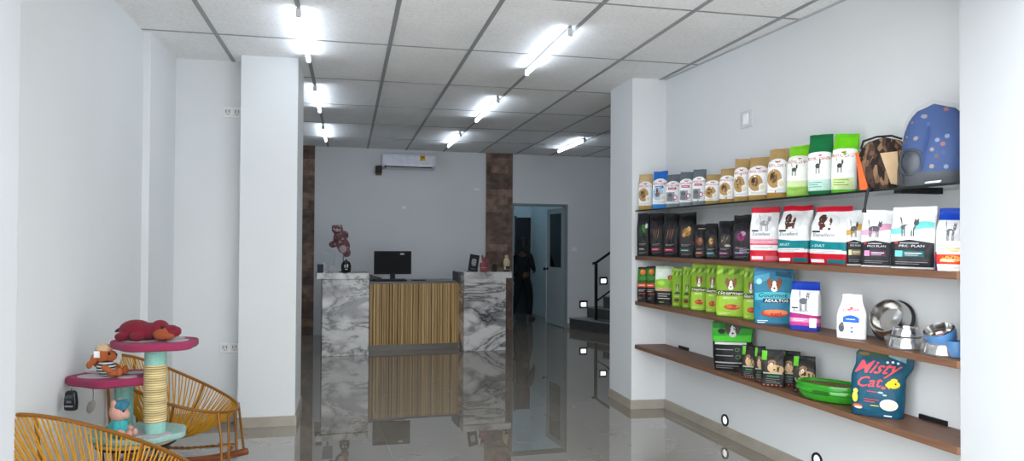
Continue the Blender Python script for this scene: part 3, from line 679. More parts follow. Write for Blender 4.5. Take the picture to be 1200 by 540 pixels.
DES = {
 'rcA': D_rc('#c2a878', '#b08d57', '#b08d45', pv=.42),
 'rcB': D_rc('#2a72c8', '#a8cbe4', '#2f86d6', top='#1f66bd', accent='#2d74c4'),
 'rcC': D_rc('#5d666d', '#8f949a', '#7e868c', accent='#a8285c', catpic=True),
 'rcD': D_rc('#a98c5b', '#b08d57', '#a9853f'),
 'rcL': dict(kind='dome', bands=[(0, '#8fc64a'), (.16, '#dfe8d8'), (.62, '#7cc61f')], seal='#6fbf17', draw=[('s', -.95, .95, .05, dome(.80, .04), '#ecefe9'), ('t', 'ROYAL CANIN', -.85, .64, 1.7, .06, '#b5213a', 0, .022), ('e', .1, .735, .15, .013, '#b5213a'), ('s', -.95, .95, .05, .24, '#9ccb5a'), ('s', -.95, .95, .20, .31, '#cfe0a8')] + cat(-.25, .52, .6, '#4c5046', 1.6) + lines(-.7, .5, .16, 2, .03, '#5f8a30')),
 'rcG': dict(kind='dome', bands=[(0, '#0f6e3c'), (.075, '#e4ebe6'), (.60, '#0e6d3c')], seal='#0c6236', draw=[('s', -.95, .95, .075, dome(.70, .03), '#eef0ee'), ('t', 'ROYAL CANIN', -.88, .56, 1.76, .052, '#b5213a', 0, .022), ('e', .1, .64, .15, .012, '#b5213a'), ('s', -.95, .95, .075, .25, '#bfe0d4')] + cat(-.1, .47, .55, '#4a4d49', 1.9) + lines(-.8, .2, .20, 3, .035, '#5f9c86', .012)),
 'rcN': dict(kind='dome', bands=[(0, '#58b31a'), (.065, '#e9efe2'), (.62, '#67c415')], seal='#5fbc12', draw=[('s', -.95, .95, .065, dome(.74, .03), '#f0f2ee'), ('t', 'ROYAL CANIN', -.9, .585, 1.8, .055, '#b5213a', 0, .022), ('e', -.1, .67, .15, .012, '#b5213a'), ('s', -.85, .75, .075, .25, '#cfe0a0')] + cat(-.3, .45, .6, '#3b3f3a', 1.6) + lines(-.75, .4, .21, 3, .04, '#7fa24a', .014)),
 'bkG': D_black([('e', 0, .60, .6, .15, '#22401f'), ('e', .1, .64, .3, .10, '#3f7a34'), ('e', .55, .70, .2, .06, '#c9cdc6')], '#3c3a30'),
 'bkM': D_black(claw('#7a4a34', '#9c6a4a'), '#9c1b45'),
 'bkT': D_black([('e', -.05, .55, .62, .13, '#4a3420'), ('e', .05, .57, .45, .09, '#a87b3d'), ('e', .25, .63, .25, .06, '#d3a55c'), ('e', -.3, .50, .2, .05, '#c08b45')], '#1d4a48', [('r', .5, .9, .30, .36, '#6b1c2c')]),
 'bkR': D_black([('e', 0, .50, .55, .12, '#7a4a30'), ('e', .1, .54, .3, .07, '#b07a4e'), ('s', -.4, .8, .86, .885, '#b8a48a')], '#a5543a'),
 'bkB': D_black([('e', 0, .48, .5, .13, '#5a4028'), ('e', -.05, .5, .28, .09, '#c29a5a')], '#1e6d78'),
 'bkP': D_black([('e', 0, .5, .6, .16, '#3c3430'), ('s', -.5, -.1, (lambda u: .42+.3*(u+.5)), (lambda u: .46+.4*(u+.5)), '#9a8a74'), ('s', -.1, .4, (lambda u: .40+.3*(u+.1)), (lambda u: .44+.4*(u+.1)), '#8a7660'), ('e', .3, .36, .4, .03, '#b9b2a8')], '#6a1c58'),
 'bkV': D_black([('e', 0, .53, .62, .13, '#3a1c34'), ('e', -.05, .52, .4, .09, '#8a2a68'), ('e', .1, .59, .3, .05, '#b78aa8')], '#4a1c58', lines(-.2, .8, .24, 3, .035, '#b9b4c0', .012)),
 'exP': D_ex('#d8a', 'cat', False), 'exT': D_ex('#0f7f86', 'dog', True),
 'ppY': D_pp('#d3a54a', '#8a7a3c'), 'ppP': D_pp('#d29ab4', '#5c2350'), 'ppT': D_pp('#6fcac4', '#125a60'),
 'whB': dict(kind='gusset', bands=[(0, '#5a2a80'), (.28, '#e6e7e8'), (.80, '#1f49b8')], seal='#1c43ae', draw=[('e', .05, .62, .7, .15, '#dcdde0')]+cat(.1, .60, .9, '#6d7076', 1.6)+[('r', -.97, .97, .13, .28, '#b02450'), ('r', -.97, -.1, .03, .13, '#3f2a86')]+lines(-.8, .6, .40, 3, .04, '#9a9da2', .012)),
 'whO': dict(kind='pouch', bands=[(0, '#e9e7e0'), (.22, '#d8381c'), (.55, '#eceae6')], seal='#efeeec', draw=[('s', -.95, .95, .24, lambda u: .50-.06*u, '#d23a1e'), ('e', .1, .40, .7, .11, '#ee8a2c'), ('r', -.7, .6, .72, .78, '#cfc08a'), ('e', .2, .66, .4, .035, '#d8c48a')]+lines(-.7, .6, .36, 2, .05, '#f8e9d8', .02)),
 'vgC': dict(kind='pouch', bands=[(0, '#17171a'), (.42, '#2d5a1c'), (.62, '#2f6d20')], seal='#241f1c', draw=[('e', 0, .85, .55, .075, '#e0702a'), ('e', -.2, .88, .25, .03, '#f09a4c'), ('e', .1, .68, .6, .07, '#3f8a2c'), ('s', -.95, .95, .42, lambda u: .53+.02*u, '#d04e2a'), ('r', -.7, .5, .46, .485, '#f4d0b8'), ('r', -.6, .7, .22, .25, '#a03a28')]+lines(-.7, .6, .34, 2, .04, '#c9c5bf', .012)+lines(-.7, .2, .12, 2, .04, '#7d7b77', .012)),
 'vgW': dict(kind='pouch', bands=[(0, '#19191c'), (.36, '#cfd8b8')], seal='#c9d4c0', draw=[('s', -.95, .95, .42, lambda u: .68+.06*u, '#8cc63c'), ('s', -.95, .95, .66, lambda u: .93, '#dfeedd'), ('e', .0, .80, .9, .08, '#e8f2e6'), ('e', -.3, .56, .4, .06, '#b7dc4c')]+dog(.62, .70, .8, '#a8622c', '#d9975a', ar=1.2)+[('s', -.95, .95, .35, lambda u: .43+.03*math.sin(u*6), '#c4a47a')]+lines(-.6, .7, .27, 3, .06, '#d8d6d2', .014)+[('e', -.2, .06, .3, .02, '#7a8a3a')]),
 'gnS': D_green('Gourmet', True), 'gnL': D_green('Gourmet'),
 'tlA': dict(kind='pouch', bands=[(0, '#1a5a78'), (.03, '#2a7896'), (.93, '#1f6484')], seal='#22688a', draw=[('s', -.95, -.2, (lambda u: .80+.1*u), (lambda u: .92+.08*u), '#4f9cba'), ('s', .1, .9, (lambda u: .86-.06*u), (lambda u: .93-.02*u), '#16506c'), ('e', -.7, .75, .14, .05, '#a8d0dd')]+dog(.05, .68, 1.0, '#8a5034', '#f2ece4', ar=1.35)+[('s', -.9, .9, (lambda u: .44+.02*u), (lambda u: .57-.03*u*u), '#4fb4c2'), ('t', 'Gourmet', -.72, .475, 1.4, .075, '#16445a', .25, .016), ('r', -.5, .8, .385, .455, '#15384a'), ('t', 'ADULTOS', -.42, .395, 1.14, .05, '#f5f6f4', 0, .016)]+meat(.05, .20, 1.6)+[('e', .1, .235, .55, .03, '#e8865a'), ('e', -.25, .22, .2, .025, '#e07a50')]+lines(-.85, -.3, .06, 2, .03, '#d6e4ea', .014)),
 'puW': dict(kind='gusset', bands=[(0, '#2a3aa0'), (.10, '#c43a86'), (.17, '#d78ab4'), (.24, '#a82a78'), (.31, '#e9eaeb'), (.82, '#1c3fae')], seal='#1a3aa2', draw=[('e', .0, .60, .7, .14, '#d9dadd')]+cat(.0, .60, .85, '#5f6268', 1.9)+[('r', -.8, -.35, .445, .47, '#26272b'), ('t', 'Excellent', -.7, .375, 1.1, .055, '#8a9096', .2, .006), ('s', -.97, .97, .26, lambda u: .36-.05*(u*.5+.5), '#a82a78'), ('r', -.97, .97, .17, .255, '#d58ab2'), ('r', .45, .9, .07, .26, '#eceaf0')]+lines(-.7, .3, .225, 2, .03, '#f2dbe8', .012)),
 'wsR': dict(kind='neck', bands=[(0, '#eeeff0')], seal='#e2e4e5', draw=[('t', 'ROYAL CANIN', -.6, .60, 1.2, .055, '#c73a48', 0, .012, .03), ('e', 0, .69, .14, .018, '#c73a48'), ('e', -.1, .655, .22, .012, '#d0606a'), ('s', -.5, .55, .37, dome(.53, .2, 2), '#1f5fc4'), ('r', -.3, .3, .43, .45, '#bcd2f2'), ('e', -.6, .24, .2, .10, '#5d6066'), ('e', -.55, .32, .12, .05, '#6d7076'), ('e', .1, .25, .09, .02, '#3a6cc0'), ('e', .1, .16, .09, .02, '#3a6cc0')]+lines(.1, .8, .30, 3, .06, '#b9c2ce', .01)),
 'bgG': dict(kind='slump', bands=[(0, '#141517'), (.58, '#2f9a2a'), (.93, '#256f22')], seal='#1f5c1f', draw=[('s', -.95, .95, .58, lambda u: .70+.02*u, '#49bd33'), ('s', -.95, .95, .84, .93, '#1f6a20')]+dog(.05, .80, 1.1, '#4a4642', '#cfd0cc', ar=1.5)+[('e', -.5, .78, .2, .05, '#2a2a28'), ('r', -.85, .75, .525, .57, '#cfd2cc'), ('r', -.80, .1, .42, .435, '#9a9c98'), ('e', .3, .43, .12, .035, '#4a7a44'), ('e', .3, .43, .08, .024, '#141517'), ('r', -.80, .1, .30, .315, '#9a9c98'), ('e', .35, .29, .14, .04, '#4a7a44'), ('e', .35, .29, .09, .026, '#141517'), ('r', -.85, .85, .16, .185, '#a7a9a4')]+lines(-.85, .4, .10, 2, .04, '#85878a', .014)),
 'smD': D_small(),
 'mcT': dict(kind='lean', bands=[(0, '#0d3c52'), (.03, '#114a60'), (.90, '#16323a')], seal='#17414a', draw=[('s', -.95, .5, .86, .93, '#2c4a30'), ('e', -.7, .90, .2, .03, '#6b5a2c'), ('s', .15, .75, (lambda u: .90-.12*u), (lambda u: .955-.1*u), '#7fa6b4'), ('e', .12, .80, .05, .018, '#d6e6ea'), ('e', .30, .81, .05, .018, '#d6e6ea'), ('e', .48, .80, .05, .018, '#d6e6ea'),
   ('t', 'Misty', -.90, .56, 1.55, .24, '#e2505c', .30, .010, .02), ('t', 'Cat', -.72, .415, .92, .15, '#e2505c', .30, .010, .03), ('r', -.35, .25, .365, .375, '#c84450'),
   ('e', .58, .50, .24, .055, '#f0c81e'), ('s', .30, .46, (lambda u: .43+.3*(.46-u)), (lambda u: .50-.0*u), '#f0c81e'), ('e', .60, .555, .12, .03, '#f0c81e'), ('e', .66, .51, .035, .012, '#2a2a20'), ('e', .24, .44, .08, .02, '#e2505c'),
   ('e', .46, .20, .33, .085, '#e9e4da'), ('e', .46, .20, .26, .066, '#d9d0c0'), ('e', .42, .22, .13, .03, '#f2eee6'),
   ('e', -.80, .26, .11, .075, '#e8cf4a'), ('e', -.78, .35, .09, .035, '#eed95c'), ('e', -.70, .13, .20, .035, '#d9603a'), ('e', -.68, .115, .15, .018, '#f0dcc8'),
   ('e', .15, .37, .10, .014, '#9fc4d2'), ('e', .30, .34, .08, .012, '#9fc4d2')]+lines(-.45, .1, .25, 2, .035, '#b8404c', .012)+[('r', -.2, .1, .165, .178, '#b9c04a'), ('r', .3, .6, .03, .05, '#cfdfe6')]),
}
def make_bag(code, x, y, z, W, H, D, rot, name, label, cat, grp, seed):
    ds = DES[code]
    t = thing(name, label, cat, (x, y, z), math.radians(rot+5*noise.noise(Vector((seed*3.7, .5, 0)))), grp)
    t.rotation_euler.y = math.radians(3.2*noise.noise(Vector((seed*5.3, 2.2, 1)))); t.rotation_euler.x = math.radians(-1.5)
    bag = Bag(W, H, D, ds['kind'], seed)
    mb = MB(); bag.body(mb, [(v, film(c)) for v, c in ds['bands']], 0, .945, cap1=False)
    draw(bag, mb, ds['draw'])
    mb.build('pouch', t, angle=50, fix=False)
    mb = MB(); bag.body(mb, [(0, film(ds['seal']))], .94, 1.0, cap0=False, grow=.0006)
    for v in (.955, .97, .985):
        mb2 = [bag.front(-.9+.18*i, v, .0015) for i in range(11)]
        mb.tube(mb2, .0007, film(ds['seal']), seg=4)
    mb.build('top_seal', t, angle=50, fix=False)
    return t
SHZ = {1: 1.7575, 2: 1.3555, 3: .9575, 4: .5725}
LAB = [
 ('small white and gold pet food bag at the far end of the glass shelf', 0),
 ('small white bag with a crumpled blue top on the glass shelf', 0),
 ('grey-topped white bag with magenta panel, next to the blue-topped bag', 0),
 ('grey-topped white bag with magenta panel, middle one of three', 0),
 ('grey-topped white bag with magenta panel, beside the first gold bag', 0),
 ('shortest gold and white dog food bag, next to the grey-topped bags', 0),
 ('second gold and white dog food bag counting from the grey-topped ones', 0),
 ('third gold and white dog food bag, middle of the five gold ones', 0),
 ('fourth gold and white dog food bag, with a wide oval dog picture', 0),
 ('tallest gold and white dog food bag, touching the lime green bag', 0),
 ('lime green and white food bag beside the tallest gold bag', 0),
 ('dark green topped white food bag on the glass shelf', 0),
 ('bright lime topped white food bag beside the brown camouflage carrier', 0),
 ('black pet food bag with a green picture at the far end of its shelf', 1),
 ('black pet food bag with magenta band, next to the green-picture bag', 1),
 ('black pet food bag with magenta band, beside the golden-dog bag', 1),
 ('black pet food bag with a large golden dog picture and teal band', 1),
 ('short black pet food bag with a rust coloured band', 1),
 ('short black pet food bag with a turquoise band', 1),
 ('black pet food bag with pale streaks and a purple band', 1),
 ('tall black pet food bag with a pink-purple picture beside the red-topped bags', 1),
 ('red-topped white bag with pink lower bands and a cat picture', 1),
 ('red-topped white and teal bag with brown dog, beside the pink-banded bag', 1),
 ('red-topped white and teal bag with brown dog, beside the black and white cat bags', 1),
 ('white cat food bag with black base and a golden streak', 1),
 ('white cat food bag with black base and a pink streak', 1),
 ('white cat food bag with black base and a turquoise streak', 1),
 ('blue-topped white cat food bag with purple base by the front wall', 1),
 ('small white pouch with orange-red base in front of the blue-topped bag', 1),
 ('narrow black bag with orange carrots printed on top, at the shelf end', 2),
 ('narrow black bag with orange carrots printed on top, beside the white-topped bag', 2),
 ('black-based bag with a white and green printed top', 2),
 ('small plain green pouch beside the white and green topped bag', 2),
 ('small plain green pouch, second of the two short ones', 2),
 ('green dog food pouch with meat picture, first after the small green pouches', 2),
 ('narrow green dog food pouch tucked behind the widest green pouch', 2),
 ('widest green dog food pouch with dog face and meat picture', 2),
 ('green dog food pouch half covered by the teal pouch', 2),
 ('large teal dog food pouch with dog face and shrimp-coloured meat', 2),
 ('white cat food bag with blue top and magenta-purple base on the third shelf', 2),
 ('small plain white food bag with a blue emblem beside the steel bowl', 2),
 ('big black dog food bag with a green top on the bottom shelf', 3),
 ('small black dog food bag touching the big green-topped bag', 3),
 ('narrowest small black dog food bag, half hidden in the bottom row', 3),
 ('small black dog food bag standing in front, green tag and tan dog', 3),
 ('small black dog food bag standing behind the front one, by the wall', 3),
 ('small black dog food bag nearest to the green basin', 3),
 ('dark teal cat litter bag with coral script lettering and a yellow fish', 3),
]
GRP = ['food bags on the glass shelf', 'food bags on the second shelf', 'food bags on the third shelf', 'food bags on the bottom shelf']
BAGS = [
    ('rcA', 1, 2.555, 6.001, 0.126, 0.318, 0.07, -35.0),
    ('rcB', 1, 2.588, 5.776, 0.13, 0.327, 0.07, -36.1),
    ('rcC', 1, 2.601, 5.548, 0.12, 0.279, 0.07, -37.0),
    ('rcC', 1, 2.613, 5.332, 0.115, 0.281, 0.07, -38.0),
    ('rcC', 1, 2.624, 5.134, 0.106, 0.282, 0.07, -39.0),
    ('rcD', 1, 2.635, 4.946, 0.117, 0.227, 0.07, -40.0),
    ('rcD', 1, 2.649, 4.757, 0.111, 0.253, 0.08, -41.0),
    ('rcD', 1, 2.668, 4.592, 0.107, 0.307, 0.08, -42.1),
    ('rcD', 1, 2.683, 4.403, 0.134, 0.298, 0.09, -43.3),
    ('rcD', 1, 2.694, 4.199, 0.13, 0.329, 0.09, -44.6),
    ('rcL', 1, 2.711, 4.0, 0.142, 0.326, 0.1, -49.0),
    ('rcG', 1, 2.72, 3.795, 0.142, 0.368, 0.1, -45.5),
    ('rcN', 1, 2.734, 3.606, 0.14, 0.346, 0.11, -45.1),
    ('bkG', 2, 2.527, 5.98, 0.11, 0.374, 0.07, -36.8),
    ('bkM', 2, 2.598, 5.848, 0.124, 0.37, 0.08, -37.9),
    ('bkM', 2, 2.612, 5.604, 0.136, 0.361, 0.08, -38.9),
    ('bkT', 2, 2.63, 5.349, 0.136, 0.359, 0.09, -40.1),
    ('bkR', 2, 2.623, 5.109, 0.09, 0.261, 0.06, -41.1),
    ('bkB', 2, 2.632, 4.946, 0.095, 0.264, 0.06, -41.9),
    ('bkP', 2, 2.645, 4.776, 0.108, 0.279, 0.07, -42.9),
    ('bkV', 2, 2.66, 4.572, 0.137, 0.314, 0.08, -44.1),
    ('exP', 2, 2.678, 4.32, 0.184, 0.358, 0.09, -45.7),
    ('exT', 2, 2.712, 4.022, 0.213, 0.355, 0.11, -66.6),
    ('exT', 2, 2.725, 3.71, 0.234, 0.337, 0.1, -70.0),
    ('ppY', 2, 2.772, 3.558, 0.096, 0.307, 0.07, -45.9),
    ('ppP', 2, 2.73, 3.336, 0.162, 0.301, 0.08, -51.2),
    ('ppT', 2, 2.748, 3.107, 0.203, 0.309, 0.09, -55.3),
    ('whB', 2, 2.808, 2.942, 0.118, 0.297, 0.09, -57.5),
    ('whO', 2, 2.71, 2.839, 0.114, 0.139, 0.05, -51.6),
    ('vgC', 3, 2.52, 5.991, 0.091, 0.302, 0.05, -34.8),
    ('vgC', 3, 2.556, 5.884, 0.085, 0.312, 0.05, -35.4),
    ('vgW', 3, 2.589, 5.698, 0.156, 0.32, 0.06, -36.4),
    ('gnS', 3, 2.599, 5.464, 0.087, 0.309, 0.05, -37.4),
    ('gnS', 3, 2.607, 5.314, 0.076, 0.325, 0.05, -38.1),
    ('gnL', 3, 2.62, 5.14, 0.124, 0.357, 0.06, -37.0),
    ('gnL', 3, 2.639, 4.965, 0.093, 0.359, 0.06, -37.9),
    ('gnL', 3, 2.636, 4.688, 0.207, 0.368, 0.07, -35.3),
    ('gnL', 3, 2.665, 4.477, 0.099, 0.351, 0.06, -36.7),
    ('tlA', 3, 2.667, 4.198, 0.249, 0.367, 0.08, -36.4),
    ('puW', 3, 2.684, 3.897, 0.166, 0.291, 0.09, -50.4),
    ('wsR', 3, 2.709, 3.517, 0.154, 0.241, 0.08, -47.5),
    ('bgG', 4, 2.67, 4.711, 0.275, 0.354, 0.1, -43.4),
    ('smD', 4, 2.621, 4.421, 0.09, 0.221, 0.05, -38.6),
    ('smD', 4, 2.637, 4.308, 0.068, 0.23, 0.05, -39.4),
    ('smD', 4, 2.632, 4.153, 0.141, 0.231, 0.055, -40.3),
    ('smD', 4, 2.742, 4.141, 0.122, 0.221, 0.05, -41.5),
    ('smD', 4, 2.723, 3.962, 0.128, 0.217, 0.055, -42.5),
    ('mcT', 4, 2.733, 3.347, 0.259, 0.382, 0.12, -47.1),]
for i, ((code, sh, x, y, w, h, d, rot), (lab, g)) in enumerate(zip(BAGS, LAB)):
    hm = .365 if sh == 3 else (.355 if sh == 4 else .39)
    nm, ct_ = ('cat_litter_bag', 'cat litter bag') if code == 'mcT' else ('pet_food_bag', 'pet food bag')
    make_bag(code, x, y, SHZ[sh], w, min(h, hm), d, rot, nm, lab, ct_, GRP[g], i+1)

# ------------------------------------------------------------------ the four shelves
SF = lambda y, off=0: 2.48+off+(6.07-y)*.054       # front edge line
WOODS = mat_wood('#5e4130', '#7d5a42', 'Y', .5, 3, 'walnut_board')
glassm = mat('#dfeee8', rough=.02, trans=1.0, ior=1.5, var=0)
edgem = mat('#16211e', rough=.15)
Y0, Y1 = 2.751, 6.068
def shelf_poly(off=0, y0=Y0, y1=Y1): return [(SF(y0, off), y0), (rw(y0)-.001, y0), (rw(y1)-.001, y1), (SF(y1, off), y1)]
for z, lab in ((1.355, 'brown wooden shelf second from the top, holding black, red and white bags'), (.957, 'brown wooden shelf third from the top, with green pouches and steel bowls'), (.572, 'lowest brown wooden shelf, with the green basin and litter bag')):
    t = thing('wall_shelf', lab, 'shelf', (2.7, 4.4, z), 0, 'shelves on the right-hand wall')
    b = MB(); p = [(x-2.7, y-4.4) for x, y in shelf_poly()]
    b.prism(p, -.034, 0, WOODS); b.build('board', t, smooth=False, bevel=.002)
    if z < .6:
        for yc, l in ((3.17, .17), (5.72, .16)):
            b = MB(); x0, x1 = rw(yc-l/2)-2.7, rw(yc+l/2)-2.7
            b.prism([(x0-.012, yc-l/2-4.4), (x0-.001, yc-l/2-4.4), (x1-.001, yc+l/2-4.4), (x1-.012, yc+l/2-4.4)], 0, .024, mat('#17181a', rough=.5))
            b.build('bracket', t, smooth=False)
t = thing('glass_shelf', 'clear glass shelf at the top with a dark polished edge', 'shelf', (2.7, 4.4, 1.757), 0, 'shelves on the right-hand wall')
b = MB(); b.prism([(x-2.7, y-4.4) for x, y in shelf_poly(.005)], -.010, 0, glassm); b.build('pane', t, smooth=False)
b = MB(); b.prism([(SF(Y0)-2.7, Y0-4.4), (SF(Y0, .0045)-2.7, Y0-4.4), (SF(Y1, .0045)-2.7, Y1-4.4), (SF(Y1)-2.7, Y1-4.4)], -.011, .001, edgem); b.build('edge', t, smooth=False)
for yc in (3.13,):
    b = MB(); b.box(SF(yc, .03)-2.7, rw(yc)-2.702, yc-.02-4.4, yc+.02-4.4, -.026, -.0105, mat('#17181a', rough=.5)); b.build('bracket', t, smooth=False)

# black strap hanging from the glass shelf
b = MB(); ys = 3.27; x = SF(ys, -.006)
pts = [(x+.02, ys, 1.764), (x-.004, ys, 1.764), (x-.009, ys+.004, 1.745), (x-.012, ys+.012, 1.70), (x-.010, ys+.022, 1.665), (x-.012, ys+.026, 1.64)]
b.tube(pts, [.007, .008, .008, .007, .006, .013], mat('#141416', rough=.6), seg=8)
tag(b.build('black_strap'), 'black strap dangling over the edge of the glass shelf', 'strap')

# ------------------------------------------------------------------ pet carriers on the glass shelf
def carrier_shell(w, d, h, n=2.6, rows=16, K=40, top=.30):
    out = []
    for j in range(rows+1):
        v = j/rows
        s = 1.0 if v < .45 else math.sqrt(max(0.0, 1-((v-.45)/.55)**2.3))
        s = max(s, .02); ww = w/2*(lerp(.93, 1, sstep(0, .2, v)))*s**.8; dd = d/2*(.9+.1*sstep(0, .15, v))*lerp(1, top, sstep(.45, 1, v))
        ring = []
        for k in range(K):
            a = 2*PI*(k+.5)/K; c, q = math.cos(a), math.sin(a)
            ring.append(Vector((ww*math.copysign(abs(c)**(2/n), c), dd*math.copysign(abs(q)**(2/n), q)+d*.10*v, h*v)))
        out.append(ring)
    return out
def loft(mb, rings, m, cap=True):
    K = len(rings[0])
    for a, b_ in zip(rings, rings[1:]): mb.add(a+b_, [(k, (k+1) % K, K+(k+1) % K, K+k) for k in range(K)], m)
    if cap: mb.add(rings[0], [tuple(range(K))[::-1]], m); mb.add(rings[-1], [tuple(range(K))], m)

yc = 3.33; xc = SF(yc, .135)
ca = thing('pet_carrier', 'brown camouflage cloth pet carrier with tan pocket and orange strap on the glass shelf', 'pet carrier', (xc, yc, 1.758), math.radians(-48), 'pet carriers on the glass shelf')
camo = mat_spots('#33241d', ['#4a352a', '#84684f', '#1f1510', '#3d2b22', '#6b4f3c', '#2a1c15'], 46, 1.5, .9, 'camouflage_cloth', (1.3, 1.3, .38))
b = MB(); loft(b, carrier_shell(.262, .17, .282, 3.2, top=.45), camo); b.build('body', ca)
b = MB(); b.tube([(-.10, -.07, .22), (-.09, -.062, .262), (-.03, -.03, .285), (.04, -.03, .285), (.09, -.055, .262)], .006, mat('#1d1512', rough=.8), seg=6); b.build('zip_piping', ca)
tan = mat('#c4a884', rough=.85, var=.08, bump=.1)
b = MB()
b.add([(-.005, -.097, .19), (.075, -.092, .195), (.085, -.096, .02), (.045, -.098, .03), (-.005, -.089, .186), (.075, -.084, .19), (.085, -.086, .02), (.045, -.088, .03)], [(3, 2, 1, 0), (4, 5, 6, 7), (0, 1, 5, 4), (1, 2, 6, 5), (2, 3, 7, 6), (3, 0, 4, 7)], tan); b.build('tan_pocket', ca, smooth=False)
b = MB()
b.add([(.08, -.093, .20), (.118, -.070, .20), (.122, -.076, .12), (.086, -.096, .11), (.08, -.084, .2), (.118, -.062, .2), (.122, -.066, .12), (.086, -.086, .11)], [(3, 2, 1, 0), (4, 5, 6, 7), (0, 1, 5, 4), (1, 2, 6, 5), (2, 3, 7, 6), (3, 0, 4, 7)], mat('#8d6a50', rough=.85)); b.build('side_pocket', ca, smooth=False)
b = MB()
n = 9
for i in range(n):
    pass
pr = []
for i in range(n):
    v = i/(n-1); z = .20*(1-v)+.002; w = lerp(.008, .021, v**1.3); cx = lerp(-.118, -.078, v)
    pr.append([Vector((cx-w, -.088-.018*v, z)), Vector((cx+w, -.094-.016*v, z)), Vector((cx+w, -.086-.014*v, z)), Vector((cx-w, -.080-.016*v, z))])
loft(b, pr, mat('#d9591c', rough=.6)); b.build('orange_strap', ca)
# clear plastic wrapped bottle-like pouch at the carrier's corner
b = MB(); loft(b, carrier_shell(.08, .05, .155, 2.4, 10, 20, .6), mat('#5b5e62', rough=.18, alpha=.6, var=.2, bump=.4))
o = b.build('clear_plastic_bag', None); o.location = (xc-.005, yc-.16, 1.759); o.rotation_euler = (0, 0, math.radians(-50))
tag(o, 'small clear plastic bag between the camouflage carrier and the blue one', 'plastic bag')

yc = 2.985; xc = SF(yc, .118)
cb = thing('pet_carrier', 'blue printed pet carrier with a grey base, wrapped in clear plastic', 'pet carrier', (xc, yc, 1.758), math.radians(-58), 'pet carriers on the glass shelf')
blue = mat_spots('#1c4078', ['#8c7f78', '#1c4078', '#8c5a5a', '#2f5490', '#5a4c46', '#76869f', '#1c4078'], 27, .30, .85, 'blue_print_cloth')
b = MB(); loft(b, carrier_shell(.290, .172, .395, 2.8, top=.5), blue); b.build('body', cb)
gr = mat('#33373d', rough=.6, var=.1)
b = MB()
rs = carrier_shell(.299, .184, .395, 2.8, 30, 40, .5)
loft(b, rs[:6], gr); b.build('base', cb)
b = MB(); K = 24
b.tube([(.05*math.copysign(abs(math.cos(2*PI*k/K))**.7, math.cos(2*PI*k/K))-.085, -.078-.006*math.cos(2*PI*k/K), .115+.06*math.copysign(abs(math.sin(2*PI*k/K))**.7, math.sin(2*PI*k/K))) for k in range(K)], .006, mat('#2c3036', rough=.5), seg=8, closed=True)
b.ball((-.085, -.072, .115), (.048, .016, .058), mat('#363b42', rough=.35)); b.build('porthole', cb)
b = MB()
seam = [Vector((-.03, -.092, .10))]
for i in range(9):
    v = i/8; seam.append(Vector((-.03+.02*math.sin(v*3), -.096+.075*sstep(.4, 1, v)+.02*v, .13+.225*v)))
b.tube(seam, .005, mat('#27447c', rough=.7), seg=6); b.build('seam', cb)
b = MB(); rs = carrier_shell(.315, .20, .415, 2.5, 18, 44, .55)
b2 = []
for j, r in enumerate(rs): b2.append([v+Vector((.004*noise.noise(v*22), .004*noise.noise(v*22+Vector((9, 0, 0))), 0)) for v in r])
wrapm, nt, bs = new_mat('clear_wrap')
bs.inputs['Base Color'].default_value = (.45, .47, .5, 1); bs.inputs['Roughness'].default_value = .12; bs.inputs['Alpha'].default_value = .07; bs.inputs['Specular IOR Level'].default_value = .5
loft(b, b2, wrapm); b.build('plastic_wrap', cb)
b = MB(); b.add([(-.01, -.135, .008), (.055, -.138, .010), (.06, -.132, .018), (-.005, -.128, .014), (-.01, -.135, .006), (.055, -.138, .008), (.06, -.132, .016), (-.005, -.128, .012)], [(0, 1, 2, 3), (7, 6, 5, 4), (0, 4, 5, 1), (1, 5, 6, 2), (2, 6, 7, 3), (3, 7, 4, 0)], mat('#e8e9ea', rough=.5)); b.build('price_tag', cb, smooth=False)

# ------------------------------------------------------------------ bowls on the third shelf
STEEL = mat('#c9c8c6', rough=.16, metal=1.0, var=.03); RUB = mat('#17181a', rough=.55)
def bowl_prof(r, h, t=.0018, foot=.78):
    return [(0.0001, t), (r*foot*.92, t), (r*foot, t+.008), (r*.90, h*.82), (r*.93, h-.004), (r, h-.001), (r*1.005, h), (r, h+.002), (r*.91, h), (r*.88, h*.8), (r*foot*.96, .011), (r*foot*.88, t+.0045), (.0001, t+.0045)]
def wide_bowl_prof(r, h):   # anti-slip bowl: flared skirt, wide base
    return [(r*.70, .003), (r*1.0, .001), (r*1.0, .006), (r*.86, h*.92), (r*.83, h), (r*.79, h+.001), (r*.76, h-.006), (r*.66, .016), (.0001, .013), (.0001, .008), (r*.66, .010)]
yc = 3.345; xc = SF(yc, .165)
# the tilted steel bowl leaning on the wall
tb = thing('steel_bowl', 'large steel pet bowl with black rubber rim tilted up against the wall', 'pet bowl', (xc, yc, .9585), math.radians(-72), 'pet bowls on the third shelf')
R = .118
Mx = Matrix.Translation((0, .03, .1065)) @ Matrix.Rotation(math.radians(64), 4, 'X') @ Matrix.Translation((0, 0, -.02))
tb.scale = (1.1, 1.1, 1.1)
b = MB(); b.lathe([(.098, .004), (.100, .006), (.088, .062), (.084, .068), (.078, .068), (.075, .062), (.060, .012), (.0001, .006), (.0001, .001), (.060, .004), (.098, .004)], STEEL, seg=48, M=Mx, close=False); b.build('basin', tb)
b = MB(); b.lathe([(.084, .0), (.102, -.002), (.106, .004), (.103, .012), (.098, .012), (.084, .0)], RUB, seg=48, M=Mx, close=False); b.build('rubber_foot', tb)
b = MB(); K = 40; b.tube([Mx @ Vector((.101*math.cos(2*PI*k/K), .101*math.sin(2*PI*k/K), .003)) for k in range(K)], .007, RUB, seg=8, closed=True); b.build('rubber_ring', tb)

